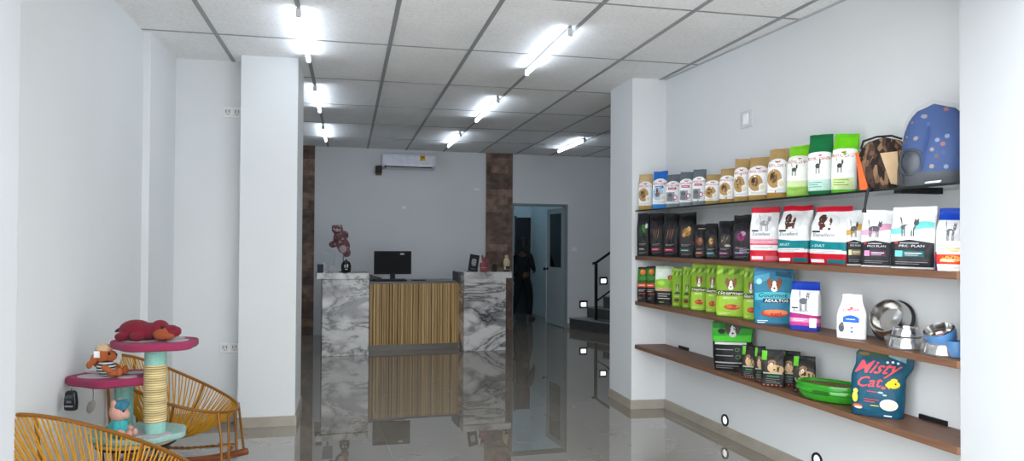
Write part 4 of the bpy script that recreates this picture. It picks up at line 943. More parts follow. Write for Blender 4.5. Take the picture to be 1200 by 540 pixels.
PLAST, nt, bs = new_mat('clear_bag_film')
bs.inputs['Base Color'].default_value = (.6, .6, .6, 1); bs.inputs['Roughness'].default_value = .15; bs.inputs['Alpha'].default_value = .15; bs.inputs['Specular IOR Level'].default_value = 1
def crumpled(r, h, seed, amp=.016):
    b = MB(); rings = []
    for j in range(9):
        v = j/8; rr = r*(1.12 if v < .5 else 1.12*math.sqrt(max(.003, 1-((v-.5)/.5)**2)))
        ring = []
        for k in range(36):
            a = 2*PI*k/36; p = Vector((rr*math.cos(a), rr*math.sin(a), .001+h*v))
            q = amp*noise.noise(p*28+Vector((seed*5, 0, 0)))*sstep(0, .2, v)
            ring.append(p*(1+q/r) if v > .05 else p)
        rings.append(ring)
    loft(b, rings, PLAST); return b
def dish(x, y, z, r, h, label, wrap=True, m=STEEL, tilt=0, az=0, wraph=None, seed=1):
    t = thing('pet_bowl', label, 'pet bowl', (x, y, z), az, 'pet bowls on the third shelf')
    if tilt: t.rotation_euler = (tilt, 0, az)
    b = MB(); b.lathe(wide_bowl_prof(r, h), m, seg=48, close=False); b.build('basin', t)
    b = MB(); b.lathe([(r*.95, .0), (r*1.02, .0), (r*1.02, .007), (r*.97, .007), (r*.95, 0)], RUB if m is STEEL else m, seg=48, close=False); b.build('base_ring', t)
    if wrap: crumpled(r, wraph or h*1.4, seed).build('plastic_bag', t, angle=20)
    return t
yd = 3.13; xd = SF(yd, .085)
dish(xd, yd, .9585, .080, .056, 'steel pet bowl in a crumpled clear bag beside the tilted bowl', seed=3)
dish(xd, yd, .9585+.0575, .068, .046, 'second steel pet bowl stacked on the bagged one, mouth up', wrap=False)
ye = 2.915; xe = SF(ye, .085)
dish(xe, ye, .9585, .078, .050, 'steel pet bowl carrying the tilted blue bowl', seed=5)
BLUE = mat('#4a78a8', rough=.4, var=.1)
t = thing('pet_bowl', 'blue pet bowl with steel inside, tilted on top of a steel bowl', 'pet bowl', (xe-.004, ye+.004, .9585+.088), math.radians(-60), 'pet bowls on the third shelf')
t.rotation_euler = (math.radians(24), math.radians(-14), math.radians(-50))
b = MB(); b.lathe([(.048, -.022), (.062, -.02), (.070, .012), (.068, .034), (.060, .036), (.058, .030)], BLUE, seg=44, close=False); b.build('shell', t)
b = MB(); b.lathe([(.066, .036), (.060, .038), (.050, -.002), (.0001, -.006)], STEEL, seg=44, close=False); b.ball((.0, .0, .002), (.026, .02, .006), mat('#8d2a30', rough=.4)); b.build('basin', t)
yf = 2.80; xf = SF(yf, .05)
t = thing('pet_bowl', 'blue pet bowl at the front wall, mostly hidden by it', 'pet bowl', (xf+.05, yf+.05, .9585), 0, 'pet bowls on the third shelf')
b = MB(); b.lathe([(.035, .0), (.046, .002), (.052, .045), (.050, .072), (.044, .074), (.042, .05), (.0001, .03)], BLUE, seg=40, close=False); b.build('shell', t)

# ------------------------------------------------------------------ green basin on the bottom shelf
GRN = mat('#2f8f20', rough=.18, var=.04, coat=.4)
yg = 3.73; xg = SF(yg, .128)
t = thing('green_basin', 'shiny green plastic oval tray on the bottom shelf beside the small bags', 'basin', (xg, yg, .573), math.radians(-62))
def oval(prof, m, seg=56, sx=1.1, sy=.64):
    b = MB(); b.lathe(prof, m, seg=seg, M=Matrix.Diagonal((sx, sy, 1, 1)), close=False); return b
oval([(.0001, .004), (.150, .004), (.160, .012), (.172, .044), (.185, .050), (.187, .062), (.180, .070), (.190, .088), (.186, .098), (.170, .100), (.160, .094), (.152, .020), (.0001, .014)], GRN).build('tray', t)
oval([(.0001, .078), (.140, .079), (.160, .084)], mat('#6e5c3c', rough=.6), 48).build('inner_mat', t)
b = MB(); b.box(-.05, .05, -.124, -.116, .045, .066, mat('#1b5a12', rough=.3)); b.build('handle_slot', t, smooth=False, bevel=.004)
# ------------------------------------------------------------------ rocking chairs with cord seats
GOLD = mat('#8a5a1e', rough=.35, metal=.25, var=.1); CORD = mat('#c08a1c', rough=.55, var=.12); WOODR = mat_wood('#6d3a20', '#9a5a34', 'X', .4, 4, 'red_brown_wood')
def chair(label, x, y, rz):
    t = thing('rocking_chair', label, 'rocking chair', (x, y, 0), rz, 'cord rocking chairs')
    N = 72
    def rim(a):          # local +x is the open front of the seat
        c, s = math.cos(a), math.sin(a)
        fx = .385*c-.01; ly = .35*s*(1-.10*c); z = .56-.175*c+.015*math.cos(2*a)
        return Vector((fx, ly, z))
    def hub(a):
        c, s = math.cos(a), math.sin(a)
        return Vector((-.02+.10*c, .10*s, .255-.012*c))
    b = MB(); b.tube([rim(2*PI*k/N) for k in range(N)], .0098, GOLD, seg=8, closed=True); b.build('rim', t)
    b = MB(); b.tube([hub(2*PI*k/32) for k in range(32)], .009, GOLD, seg=6, closed=True); b.build('hub_ring', t)
    b = MB(); n = 108
    for i in range(n):
        a = 2*PI*i/n
        p, q = rim(a), hub(a+.10*(1 if i % 2 else -1))
        mid = p.lerp(q, .5); mid.z -= .055; mid.x += .015*math.cos(a); mid.y += .05*math.sin(a)
        pts = []
        for k in range(9):
            u = k/8; pts.append(p*(1-u)**2+mid*2*u*(1-u)+q*u*u)
        b.tube(pts, .0042, CORD, seg=5, cap=False)
    b.build('cord_weave', t)
    b = MB()
    for s in (-1, 1):
        p, q = rim(s*PI*.42), Vector((-.02, s*.07, .235)); m = (p+q)/2+Vector((0, s*.08, -.085))
        b.tube([p*(1-u)**2+m*2*u*(1-u)+q*u*u for u in [k/10 for k in range(11)]], .009, GOLD, seg=6)
    b.tube([Vector((-.02, s*.07, .235)) for s in (-1, 1)], .009, GOLD, seg=6)
    b.build('support_bow', t)
    RR = 1.7
    def rock(u): return -.0+RR-math.sqrt(RR*RR-u*u)
    for s in (-1, 1):
        b = MB(); us = [-.38+.78*k/16 for k in range(17)]
        b.tube([(u, s*.21, .0235+rock(u)) for u in us], .023, WOODR, seg=12); b.build('rocker', t)
    for s in (-1, 1):
        for fx, ra, fo in ((1, .20, .33), (-1, .80, -.27)):
            a0 = s*PI*ra; p = rim(a0); q = Vector((fo, s*.21, .035+rock(fo)))
            b = MB(); b.tube([p, p.lerp(q, .5)+Vector((.01*fx, 0, 0)), q], .0085, GOLD, seg=8)
            if fx == 1: b.tube([p+Vector((.05, -s*.05, -.015)), q+Vector((.045, 0, .004))], .008, GOLD, seg=6)
            b.build('leg', t)
    for fo in (.30, -.26):
        b = MB(); n = 60
        for ph in (0, PI):
            b.tube([(fo+.006*math.cos(ph+k*.8), -.21+.42*k/(n-1), .075+rock(fo)+.006*math.sin(ph+k*.8)) for k in range(n)], .0055, GOLD, seg=5)
        b.build('twisted_stretcher', t)
    for s in (-1, 1):
        b = MB(); n = 60
        for ph in (0, PI):
            b.tube([(-.26+.58*k/(n-1), s*.205+.006*math.cos(ph+k*.8), .105+.006*math.sin(ph+k*.8)+.03*abs(k/(n-1)-.5)) for k in range(n)], .0055, GOLD, seg=5)
        b.build('twisted_stretcher', t)
    return t
chair('golden cord rocking chair behind the cat tree, by the white pillar', -1.055, 4.97, math.radians(-4))
c1 = chair('golden cord rocking chair in front of the cat tree, cut by the bottom edge', -1.125, 3.46, 0)
T_ = math.radians(-4.5); c1.rotation_euler = (0, T_, 0); c1.location.x -= 1.7*math.sin(T_); c1.location.z = 1.7*(1-math.cos(T_))   # rocked back

# ------------------------------------------------------------------ little table that carries the cat tree
tx, ty = -1.06, 4.13
t = thing('side_table', 'low black-framed side table under the cat tree, between the rocking chairs', 'side table', (tx, ty, 0))
BF = mat('#151517', rough=.4)
b = MB(); b.lathe([(.0001, .438), (.195, .438), (.202, .442), (.202, .450), (.195, .4535), (.0001, .4535)], mat('#b99a72', rough=.5, var=.15), seg=40, close=False); b.build('tabletop', t)
b = MB(); b.tube([(.185*math.cos(2*PI*k/40), .185*math.sin(2*PI*k/40), .430) for k in range(40)], .008, BF, seg=6, closed=True); b.build('frame_ring', t)
for k in range(4):
    a = PI/4+k*PI/2; c, s = math.cos(a), math.sin(a)
    b = MB(); b.tube([(.18*c, .18*s, .43), (.16*c, .16*s, .22), (.185*c, .185*s, .008)], .009, BF, seg=8); b.build('leg', t)
b = MB(); b.tube([(.17*math.cos(2*PI*k/32), .17*math.sin(2*PI*k/32), .22) for k in range(32)], .006, BF, seg=6, closed=True); b.build('lower_ring', t)

# ------------------------------------------------------------------ cat tree
PINK = plush('#8c2a4e'); PAD = plush('#b7aeb2'); MINT = plush('#86b8ac'); MINTD = plush('#8fb0a8')
SIS = None
def mat_sisal():
    m, nt, bb = new_mat('sisal_rope'); L = nt.links.new
    tc = nt.nodes.new('ShaderNodeTexCoord'); w = nt.nodes.new('ShaderNodeTexWave'); w.bands_direction = 'Z'; w.inputs['Scale'].default_value = 26; w.inputs['Distortion'].default_value = .6
    L(tc.outputs['Object'], w.inputs['Vector'])
    r = ramp(nt, [(.0, lin('#a08a58')), (.45, lin('#cdb884')), (1, lin('#dccb9c'))]); L(w.outputs['Fac'], r.inputs['Fac']); L(r.outputs['Color'], bb.inputs['Base Color'])
    bb.inputs['Roughness'].default_value = .9
    bp = nt.nodes.new('ShaderNodeBump'); bp.inputs['Strength'].default_value = .8; bp.inputs['Distance'].default_value = .006
    L(w.outputs['Fac'], bp.inputs['Height']); L(bp.outputs['Normal'], bb.inputs['Normal'])
    return m
SIS = mat_sisal()
ct = thing('cat_tree', 'pink and mint cat tree with sisal post between the rocking chairs', 'cat tree', (tx, ty, .4545), math.radians(-14)); ct.scale = (.97, .97, .97)
# local x follows the picture's right, local y goes away from the viewer
def blob(cx, cy, rx, ry, lobes, amp, ph, n=72):
    out = []
    for k in range(n):
        a = 2*PI*k/n; q = 1+amp*math.cos(lobes*a+ph)
        out.append((cx+rx*q*math.cos(a), cy+ry*q*math.sin(a)))
    return out
def plate3(poly, z0, z1, m, edge=.008, name='platform', parent=None):
    b = MB(); n = len(poly); cx = sum(p[0] for p in poly)/n; cy = sum(p[1] for p in poly)/n
    rings = []
    for s, z in ((-edge, z0), (0, z0+edge), (0, z1-edge), (-edge*.35, z1-edge*.25), (-edge, z1)):
        r = []
        for x, y in poly:
            d = math.hypot(x-cx, y-cy); f = (d+s)/d; r.append(Vector((cx+(x-cx)*f, cy+(y-cy)*f, z)))
        rings.append(r)
    loft(b, rings, m); return b.build(name, parent, angle=70)
bp = plate3(blob(.005, 0, .247, .20, 8, .035, .4), 0, .035, MINTD, .010, 'base_platform', ct)
def pads(items, z, parent):
    b = MB()
    for cx, cy, rx, ry in items:
        r0 = [Vector((cx+rx*math.cos(2*PI*k/28), cy+ry*math.sin(2*PI*k/28), z-.002)) for k in range(28)]
        r1 = [Vector((cx+rx*.96*math.cos(2*PI*k/28), cy+ry*.96*math.sin(2*PI*k/28), z+.0018)) for k in range(28)]
        loft(b, [r0, r1], PAD)
    return b.build('paw_pad', parent)
pads([(.09, -.07, .13, .075), (-.12, .03, .07, .06)], .035, bp)
mp = plate3(blob(-.140, .02, .222, .175, 5, .07, .9), .285, .328, PINK, .010, 'middle_platform', ct)
pads([(-.20, -.03, .105, .07), (-.03, -.045, .05, .045), (-.05, .08, .05, .045), (-.27, .09, .06, .045)], .328, mp)
tp = plate3(blob(.10, -.01, .218, .17, 5, .06, 2.5), .478, .520, PINK, .010, 'top_platform', ct)
pads([(.03, -.04, .10, .065), (.225, -.02, .055, .06), (.17, .07, .05, .04), (-.03, .07, .05, .04)], .520, tp)
def post(x, y, r, z0, z1, m, name='post'):
    b = MB(); b.lathe([(r, z0), (r, z0+.004), (r, z1-.004), (r, z1)], m, seg=28, M=Matrix.Translation((x, y, 0))); return b.build(name, ct)
SP = (.115, -.035)
p1 = post(*SP, .054, .034, .480, MINT, 'sisal_post')
b = MB(); prof = []
for i in range(61):
    .0; z = .095+.300*i/60; prof.append((.0565+.0022*abs(math.sin(PI*i/2.0)), z))
b.lathe(prof, SIS, seg=28, M=Matrix.Translation((*SP, 0))); b.build('sisal_rope', p1)
post(-.105, .06, .046, .034, .287, MINT)

# ------------------------------------------------------------------ soft toys
def rotz(a): return Matrix.Rotation(a, 4, 'Z')
def toy(name, label, cat_, lx, ly, lz, rz=0):
    M = Matrix.Translation((tx, ty, .4545)) @ rotz(math.radians(-14)) @ Matrix.Scale(.97, 4)
    p = M @ Vector((lx, ly, lz))
    return thing(name, label, cat_, p, math.radians(-14)+rz, 'soft toys on the cat tree')
EYE = mat('#0d0d10', rough=.1)
# red lying dinosaur-like animal, head to the right
k = toy('soft_toy', 'dark red plush animal lying on the top platform, head to the right', 'soft toy', .06, -.03, .5225)
RED = plush('#701024'); MUZ = plush('#8d4626')
b = MB()
b.ball((-.055, 0, .052), (.085, .062, .052), RED); b.ball((.02, 0, .046), (.06, .052, .044), RED)
for dx, dy in ((-.10, -.05), (-.02, -.055), (-.10, .05), (.0, .05)): b.ball((dx, dy, .022), (.036, .03, .0225), RED)
b.ball((.075, -.01, .060), (.048, .046, .045), RED); b.ball((.135, -.012, .045), (.040, .036, .036), RED)
b.ball((.165, -.012, .046), (.022, .028, .026), RED)
b.build('body', k, remesh=.0055)
b = MB(); b.ball((.098, -.037, .036), (.046, .026, .034), MUZ); b.ball((.135, -.035, .025), (.03, .022, .02), MUZ); b.build('brown_cheek', k, remesh=.005)
b = MB(); b.ball((.108, -.052, .071), .0075, EYE, seg=10, rings=8); b.ball((.155, -.036, .06), .004, EYE, seg=8, rings=6); b.build('eye', k)
b = MB(); b.tube([(-.12, .02, .05), (-.155, .02, .05), (-.175, .015, .036)], [.02, .012, .005], plush('#3f2320'), seg=8); b.build('tail', k, sub=1)

# sitting orange animal in a striped jersey, facing right
k = toy('soft_toy', 'orange plush animal in striped jersey sitting on the middle platform', 'soft toy', -.15, -.035, .3305)
k.scale = (.84, .84, .95)
ORG = plush('#a85a2c'); CRM = plush('#cdb490')
b = MB()
b.ball((-.02, 0, .120), (.052, .05, .050), ORG); b.ball((.03, 0, .108), (.034, .034, .030), CRM)
b.build('head', k, remesh=.0055)
b = MB(); b.ball((-.015, .0, .148), (.050, .046, .026), CRM); b.build('cream_cap', k)
for dy in (-.035, .035):
    b = MB(); b.ball((-.058, dy, .095), (.022, .012, .042), ORG, M=Matrix.Rotation(.5, 3, 'Y')); b.ball((-.085, dy, .062), (.02, .012, .022), ORG); b.build('ear', k, remesh=.005)
b = MB(); b.ball((.0, 0, .043), (.056, .050, .046), mat_stripes('#23262b', '#c9ccca', .016)); b.build('striped_jersey', k)
for dy in (-.05, .05):
    b = MB(); b.ball((.03, dy, .045), (.034, .018, .017), ORG, M=Matrix.Rotation(.5, 3, 'Y')); b.build('arm', k)
for dy in (-.03, .03):
    b = MB(); b.ball((.062, dy, .021), (.042, .022, .02), ORG); b.ball((.10, dy, .028), (.017, .02, .026), ORG); b.build('leg', k, remesh=.005)
b = MB(); b.ball((.035, -.032, .124), .0075, EYE, seg=10, rings=8); b.ball((.062, 0, .115), (.006, .008, .006), EYE, seg=8, rings=6); b.build('eye', k)
b = MB(); b.box(-.047, -.012, -.0545, -.050, .105, .14, mat('#ececec', rough=.6)); b.build('white_tag', k, smooth=False)

# pink animal with blue hair and turquoise shirt on the base platform
k = toy('soft_toy', 'pink plush animal with blue hair and turquoise shirt on the base platform', 'soft toy', -.015, -.150, .037)
k.scale = (.82, .82, 1.0)
PK = plush('#c9978a'); TQ = plush('#3aa3a6'); BH = plush('#347488')
b = MB(); b.ball((0, 0, .128), (.054, .052, .050), PK); b.ball((.045, 0, .112), (.02, .028, .02), PK)
for dy in (-.034, .034): b.ball((-.012, dy, .172), (.018, .012, .020), PK)
b.build('head', k, remesh=.005)
b = MB(); b.ball((.012, 0, .158), (.042, .048, .032), BH); b.ball((.042, -.02, .158), (.022, .028, .024), BH); b.ball((.035, .02, .168), (.022, .026, .022), BH); b.build('blue_hair', k, remesh=.006)
b = MB(); b.ball((-.004, 0, .048), (.056, .052, .050), TQ); b.ball((.012, -.045, .06), (.026, .02, .03), TQ); b.ball((.012, .045, .06), (.026, .02, .03), TQ); b.build('turquoise_shirt', k, remesh=.0055)
for dy in (-.05, .05):
    b = MB(); b.ball((.04, dy*1.05, .034), (.026, .018, .018), PK); b.build('arm', k)
for dy in (-.03, .03):
    b = MB(); b.ball((.055, dy, .018), (.04, .02, .018), PK); b.ball((.086, dy, .022), (.016, .019, .022), PK); b.build('leg', k, remesh=.005)
b = MB(); b.ball((.047, -.03, .138), .0065, EYE, seg=10, rings=8); b.build('eye', k)

# toys dangling from the middle platform
def hang(name, label, lx, ly, lz): 
    p = Matrix.Translation((tx, ty, .4545)) @ rotz(math.radians(-14)) @ Matrix.Scale(.97, 4) @ Vector((lx, ly, lz)); return thing(name, label, 'hanging toy', p, math.radians(-14))
h = hang('hanging_toy', 'black car-shaped toy dangling from the middle platform', -.255, -.165, .285)
b = MB(); dk = mat('#141517', rough=.3)
rs = []
for z, w, d in ((-.105, .024, .010), (-.10, .030, .014), (-.07, .032, .017), (-.035, .028, .017), (-.015, .026, .013), (-.008, .018, .009)):
    rs.append([Vector((w*math.copysign(abs(math.cos(a))**.5, math.cos(a)), d*math.copysign(abs(math.sin(a))**.5, math.sin(a)), z)) for a in [2*PI*(q+.5)/24 for q in range(24)]])
loft(b, rs, dk); b.build('body', h)
b = MB(); b.box(-.017, .017, -.020, -.015, -.045, -.025, mat('#3b4148', rough=.15)); b.box(-.02, .02, -.020, -.016, -.085, -.078, mat('#8d9096', rough=.3)); b.box(-.012, .012, -.0205, -.0165, -.065, -.053, mat('#5d6167', rough=.3)); b.build('windows', h, smooth=False)
b = MB(); b.tube([(0, 0, -.01), (0, .004, .004)], .002, mat('#2a2a2a'), seg=5); b.build('string', h)
h = hang('hanging_toy', 'grey leaf-shaped toy on a string under the middle platform', -.17, -.12, .285)
b = MB(); b.ball((-.008, 0, -.095), (.020, .008, .036), plush('#7d7a76'), M=Matrix.Rotation(.35, 3, 'Y')); b.build('body', h)
b = MB(); b.tube([(0, 0, .004), (.003, 0, -.03), (.002, 0, -.065)], .0018, mat('#5a5a5a'), seg=5); b.build('string', h)
# ------------------------------------------------------------------ reception counter
ox, oy = -.314, 9.545
dk_rz = math.atan(.06)
desk = thing('reception_counter', 'reception counter of two marble pedestals joined by a wooden slat front', 'counter', (ox, oy, 0), dk_rz)
def DW(x, y, z=0): c, s = math.cos(dk_rz), math.sin(dk_rz); return (ox+c*x-s*y, oy+s*x+c*y, z)
MAR = mat_marble()
for x0, x1, sx0, sx1 in ((0, .585, -.072, .585), (1.835, 2.415, 1.825, 2.49)):
    b = MB(); b.box(x0, x1, 0, .62, 0, .978, MAR); p = b.build('marble_pedestal', desk, smooth=False, bevel=.004)
    b = MB(); b.box(sx0, sx1, -.035, .68, .978, 1.060, MAR); b.build('top_slab', p, smooth=False, bevel=.005)
b = MB(); b.box(.585, 1.835, .34, .36, .075, .90, mat('#33250f', rough=.8)); 
x = .588; r2 = random.Random(3); WS = mat_wood('#b8925a', '#d8b67c', 'Z', .5, 3, 'oak_slats'); WS2 = mat_wood('#a17d4a', '#bf9a62', 'Z', .5, 3, 'oak_slats_dark')
while x < 1.825:
    w = r2.choice((.018, .024, .030, .030, .036)); w = min(w, 1.832-x)
    b.box(x, x+w, .318-.004*r2.random(), .342, .078, .898, WS if r2.random() < .65 else WS2)
    x += w+r2.choice((.004, .005, .006, .011))
b.build('slat_panel', desk, smooth=False)
b = MB(); b.box(.585, 1.835, .335, .37, 0, .076, mat('#6f6a62', rough=.3)); b.build('plinth', desk, smooth=False)
b = MB(); b.box(.585, 1.835, .315, .95, .898, .925, mat('#5b5d60', rough=.35)); b.build('worktop', desk, smooth=False, bevel=.003)
b = MB(); b.box(1.80, 1.834, .20, .62, .90, 1.05, mat('#3a3c40', rough=.5)); b.build('side_upstand', desk, smooth=False)

# on the worktop
BK = mat('#0a0b0e', rough=.6); SCR = mat('#050608', rough=.75)
t = thing('computer_monitor', 'black computer monitor switched off on the reception counter', 'monitor', DW(.955, .60, .925), dk_rz+math.radians(-4))
b = MB(); b.box(-.255, .255, -.02, .015, .085, .405, BK); b.build('housing', t, smooth=False, bevel=.006)
b = MB(); b.box(-.243, .243, -.0215, -.018, .105, .392, SCR); b.build('screen', t, smooth=False)
b = MB(); b.box(-.035, .035, -.005, .02, .012, .12, BK); b.build('stand', t, smooth=False, bevel=.004)
b = MB(); b.lathe([(.0001, 0), (.115, 0), (.115, .006), (.05, .013), (.0001, .013)], BK, seg=32, M=Matrix.Diagonal((1, .75, 1, 1)), close=False); b.build('foot', t)
b = MB(); b.box(.10, .155, -.0225, -.021, .355, .375, mat('#b9bdc4', rough=.3)); b.build('sticker', t, smooth=False)
t = thing('keyboard', 'black keyboard in front of the monitor', 'keyboard', DW(.90, .42, .926), dk_rz)
b = MB(); b.add([(-.22, -.07, 0), (.22, -.07, 0), (.22, .07, 0), (-.22, .07, 0), (-.22, -.07, .012), (.22, -.07, .012), (.22, .07, .026), (-.22, .07, .026)], [(3, 2, 1, 0), (4, 5, 6, 7), (0, 1, 5, 4), (1, 2, 6, 5), (2, 3, 7, 6), (3, 0, 4, 7)], BK); b.build('body', t, smooth=False, bevel=.003)
b = MB()
for i in range(14):
    for j in range(4):
        px, py = -.20+.03*i, -.052+.033*j; z = .012+.1*(py+.07); b.box(px-.012, px+.012, py-.013, py+.013, z, z+.005, mat('#1b1d22', rough=.5))
b.build('keys', t, smooth=False)
t = thing('card_printer', 'low black desk machine beside the left marble pedestal', 'desk machine', DW(.68, .61, .926), dk_rz); t.scale = (1, 1, .62)
b = MB(); pr = [(-.10, 0), (.12, 0), (.12, .06), (.02, .10), (-.10, .125)]
b.add([(x, y, z) for y in (-.09, .09) for x, z in pr], [tuple(range(5)), tuple(range(5, 10))[::-1]]+[(i, i+5, (i+1) % 5+5, (i+1) % 5) for i in range(5)], mat('#0f1118', rough=.4)); b.build('body', t, smooth=False, bevel=.006)
b = MB(); b.box(-.09, .0, -.06, .06, .10, .128, mat('#181b24', rough=.3)); b.build('lid', t, smooth=False, bevel=.004)
t = thing('notebook', 'slim black notebook lying on the counter right of the keyboard', 'notebook', DW(1.30, .50, .9255), dk_rz+.25)
b = MB(); b.box(-.09, .09, -.06, .06, 0, .012, mat('#121318', rough=.5)); b.build('cover', t, smooth=False, bevel=.002)
b = MB(); b.box(-.086, .091, -.057, .057, .002, .010, mat('#c9c7c0', rough=.8)); b.build('pages', t, smooth=False)

# on the left pedestal
ZT = 1.0605
t = thing('plush_figure', 'tall pink and white plush figure on a stick, on the left marble pedestal', 'figure', DW(.24, .24, ZT), dk_rz)
PKD = mat_spots('#6d4c50', ['#8a6468', '#56383e', '#a89898', '#744a50', '#967a7c'], 26, .5, .95, 'pink_patchwork_plush')
b = MB()
b.ball((-.05, 0, .555), (.075, .06, .062), PKD); b.ball((-.10, 0, .59), .028, PKD); b.ball((-.01, 0, .60), .026, PKD)
b.ball((-.02, 0, .44), (.085, .07, .10), PKD); b.ball((.05, 0, .48), (.045, .045, .06), PKD); b.ball((-.105, -.01, .36), (.055, .045, .045), PKD)
b.ball((.03, 0, .34), (.085, .06, .10), PKD); b.ball((.07, 0, .25), (.055, .045, .06), PKD)
b.build('body', t, remesh=.010)
b = MB(); b.ball((.02, -.055, .30), (.045, .02, .05), plush('#b9a2a2')); b.ball((-.055, -.058, .545), (.028, .014, .022), plush('#b9a2a2')); b.build('white_patch', t)
b = MB(); b.ball((-.075, -.052, .572), .008, EYE, seg=8, rings=6); b.ball((-.03, -.055, .572), .008, EYE, seg=8, rings=6); b.build('eye', t)
b = MB(); b.tube([(.03, 0, .012), (.03, 0, .30)], .008, mat('#7b8086', rough=.3), seg=8); b.build('stick', t)
b = MB(); b.lathe([(.0001, 0), (.055, 0), (.055, .01), (.0001, .014)], mat('#5d5f55', rough=.4), seg=24, M=Matrix.Translation((.03, 0, 0)), close=False); b.build('foot', t)
t = thing('acrylic_holder', 'bluish acrylic leaflet holder at the left end of the counter', 'leaflet holder', DW(.085, .12, ZT), dk_rz)
AC = mat('#5f7686', rough=.12, trans=.5, var=.03)
b = MB(); b.box(-.065, .065, -.004, .004, .10, .265, AC); b.build('panel', t, smooth=False, bevel=.002)
b = MB(); b.box(-.05, .05, -.03, .03, 0, .008, AC); b.box(-.012, .012, -.004, .004, .006, .11, AC); b.build('stand', t, smooth=False)
t = thing('white_pen', 'thin white stick standing at the left edge of the counter', 'stick', DW(.02, .03, ZT), dk_rz)
b = MB(); b.lathe([(.0001, 0), (.014, 0), (.014, .006), (.007, .008), (.007, .12), (.003, .132), (.0001, .133)], mat('#d9dbdc', rough=.3), seg=16, close=False); b.build('shaft', t)
t = thing('card_box', 'low dark box behind the white stick on the counter', 'box', DW(-.02, .22, ZT), dk_rz)
b = MB(); b.box(-.04, .05, -.04, .04, 0, .10, mat('#202226', rough=.5)); b.build('body', t, smooth=False, bevel=.004)
b = MB(); b.box(-.042, .052, -.042, .042, .088, .104, mat('#2b2e33', rough=.5)); b.build('lid', t, smooth=False, bevel=.003)
t = thing('black_jar', 'glossy black round jar with white marks on the left pedestal', 'jar', DW(.295, .06, ZT), dk_rz)
b = MB(); b.lathe([(.0001, .0), (.05, .0), (.062, .02), (.064, .09), (.054, .12), (.0001, .122)], mat('#121214', rough=.08), seg=28, close=False); b.build('body', t)
b = MB(); b.lathe([(.052, .118), (.054, .128), (.03, .150), (.012, .156), (.012, .168), (.0001, .172)], mat('#17171a', rough=.12), seg=28, close=False); b.build('lid', t)
b = MB()
for px, pz, rx, rz in ((-.018, .085, .010, .022), (.014, .090, .009, .026), (.0, .045, .02, .007)): b.ball((px, -.061, pz), (rx, .004, rz), mat('#c9ccd0', rough=.3), seg=10, rings=8)
b.build('white_marks', t)
t = thing('paper_stack', 'few loose papers lying on the left pedestal', 'papers', DW(.47, .10, ZT), dk_rz+.2)
b = MB()
for i in range(3): b.box(-.09+.01*i, .09+.01*i, -.06, .06, .004*i, .004*i+.003, mat('#85888c', rough=.8), M=rotz(.12*i))
b.build('sheets', t, smooth=False)

# on the right pedestal
t = thing('table_sign', 'tilted black table sign with white print on the right pedestal', 'sign', DW(1.965, .08, ZT), dk_rz)
M = Matrix.Shear('XZ', 4, (0.0, 0.0)) if False else (Matrix.Rotation(math.radians(10), 4, 'Y') @ Matrix.Rotation(math.radians(-8), 4, 'X'))
b = MB(); b.box(-.066, .066, -.006, .006, .006, .235, mat('#101114', rough=.3), M=M); b.build('board', t, smooth=False, bevel=.002)
b = MB(); wh = mat('#c5c7c9', rough=.5)
for i, (w, z) in enumerate(((.026, .17), (.032, .15), (.034, .13), (.032, .11), (.026, .09))): b.box(-w, w, -.0075, -.0055, z-.006, z+.006, wh, M=M)
b.box(-.03, .03, -.0075, -.0055, .035, .041, mat('#86888a', rough=.5), M=M); b.build('print', t, smooth=False)
b = MB(); b.box(-.07, .07, -.03, .05, 0, .008, mat('#15161a', rough=.4)); b.build('foot', t, smooth=False)
t = thing('pink_figurine', 'small dusky pink figurine beside the black table sign', 'figurine', DW(2.12, .06, ZT), dk_rz)
PD = mat('#8f4a54', rough=.7, var=.2, scale=40)
b = MB(); b.lathe([(.0001, 0), (.05, 0), (.055, .03), (.04, .10), (.03, .13), (.0001, .14)], PD, seg=20, close=False); b.ball((0, 0, .165), (.034, .032, .036), PD); b.ball((-.045, 0, .09), (.018, .018, .04), PD); b.ball((.045, 0, .09), (.018, .018, .04), PD)
b.build('body', t, remesh=.006)
b = MB()
for s in (-1, 1): b.ball((s*.026, 0, .205), (.012, .008, .022), PD)
b.build('ear', t)
b = MB(); b.lathe([(.05, .05), (.052, .056), (.048, .062)], mat('#b08a8c', rough=.7), seg=20, close=False); b.build('sash', t)
t = thing('potted_plant', 'tiny green plant in a dark pot on the right pedestal', 'plant', DW(2.265, .06, ZT), dk_rz)
b = MB(); b.lathe([(.0001, 0), (.032, 0), (.042, .06), (.044, .065), (.038, .065), (.036, .055), (.0001, .055)], mat('#33231e', rough=.5), seg=24, close=False); b.build('pot', t)
b = MB(); lf = mat('#35562f', rough=.6, var=.25)
for i in range(22):
    a = i*2.4; l = .055+.03*r2.random(); el = .35+.9*r2.random(); d = Vector((math.cos(a)*math.cos(el), math.sin(a)*math.cos(el), math.sin(el)))
    sd = d.cross(Vector((0, 0, 1))).normalized()*.013; o = Vector((0, 0, .058))
    up = d.cross(sd).normalized()*.002
    b.add([o, o+d*l*.5+sd, o+d*l+Vector((0, 0, -.006)), o+d*l*.5-sd, o+d*l*.5+up], [(0, 1, 4), (1, 2, 4), (2, 3, 4), (3, 0, 4)], lf)
b.build('leaves', t)
t = thing('cream_figurine', 'cream and dark bottle-shaped figurine at the right edge of the counter', 'figurine', DW(2.43, .04, ZT), dk_rz)
CR = mat('#c4b08e', rough=.5); DKB = mat('#1b1512', rough=.4)
b = MB(); b.lathe([(.0001, .075), (.034, .075), (.042, .10), (.042, .14), (.03, .175), (.018, .185), (.0001, .186)], CR, seg=24, close=False); b.build('body', t)
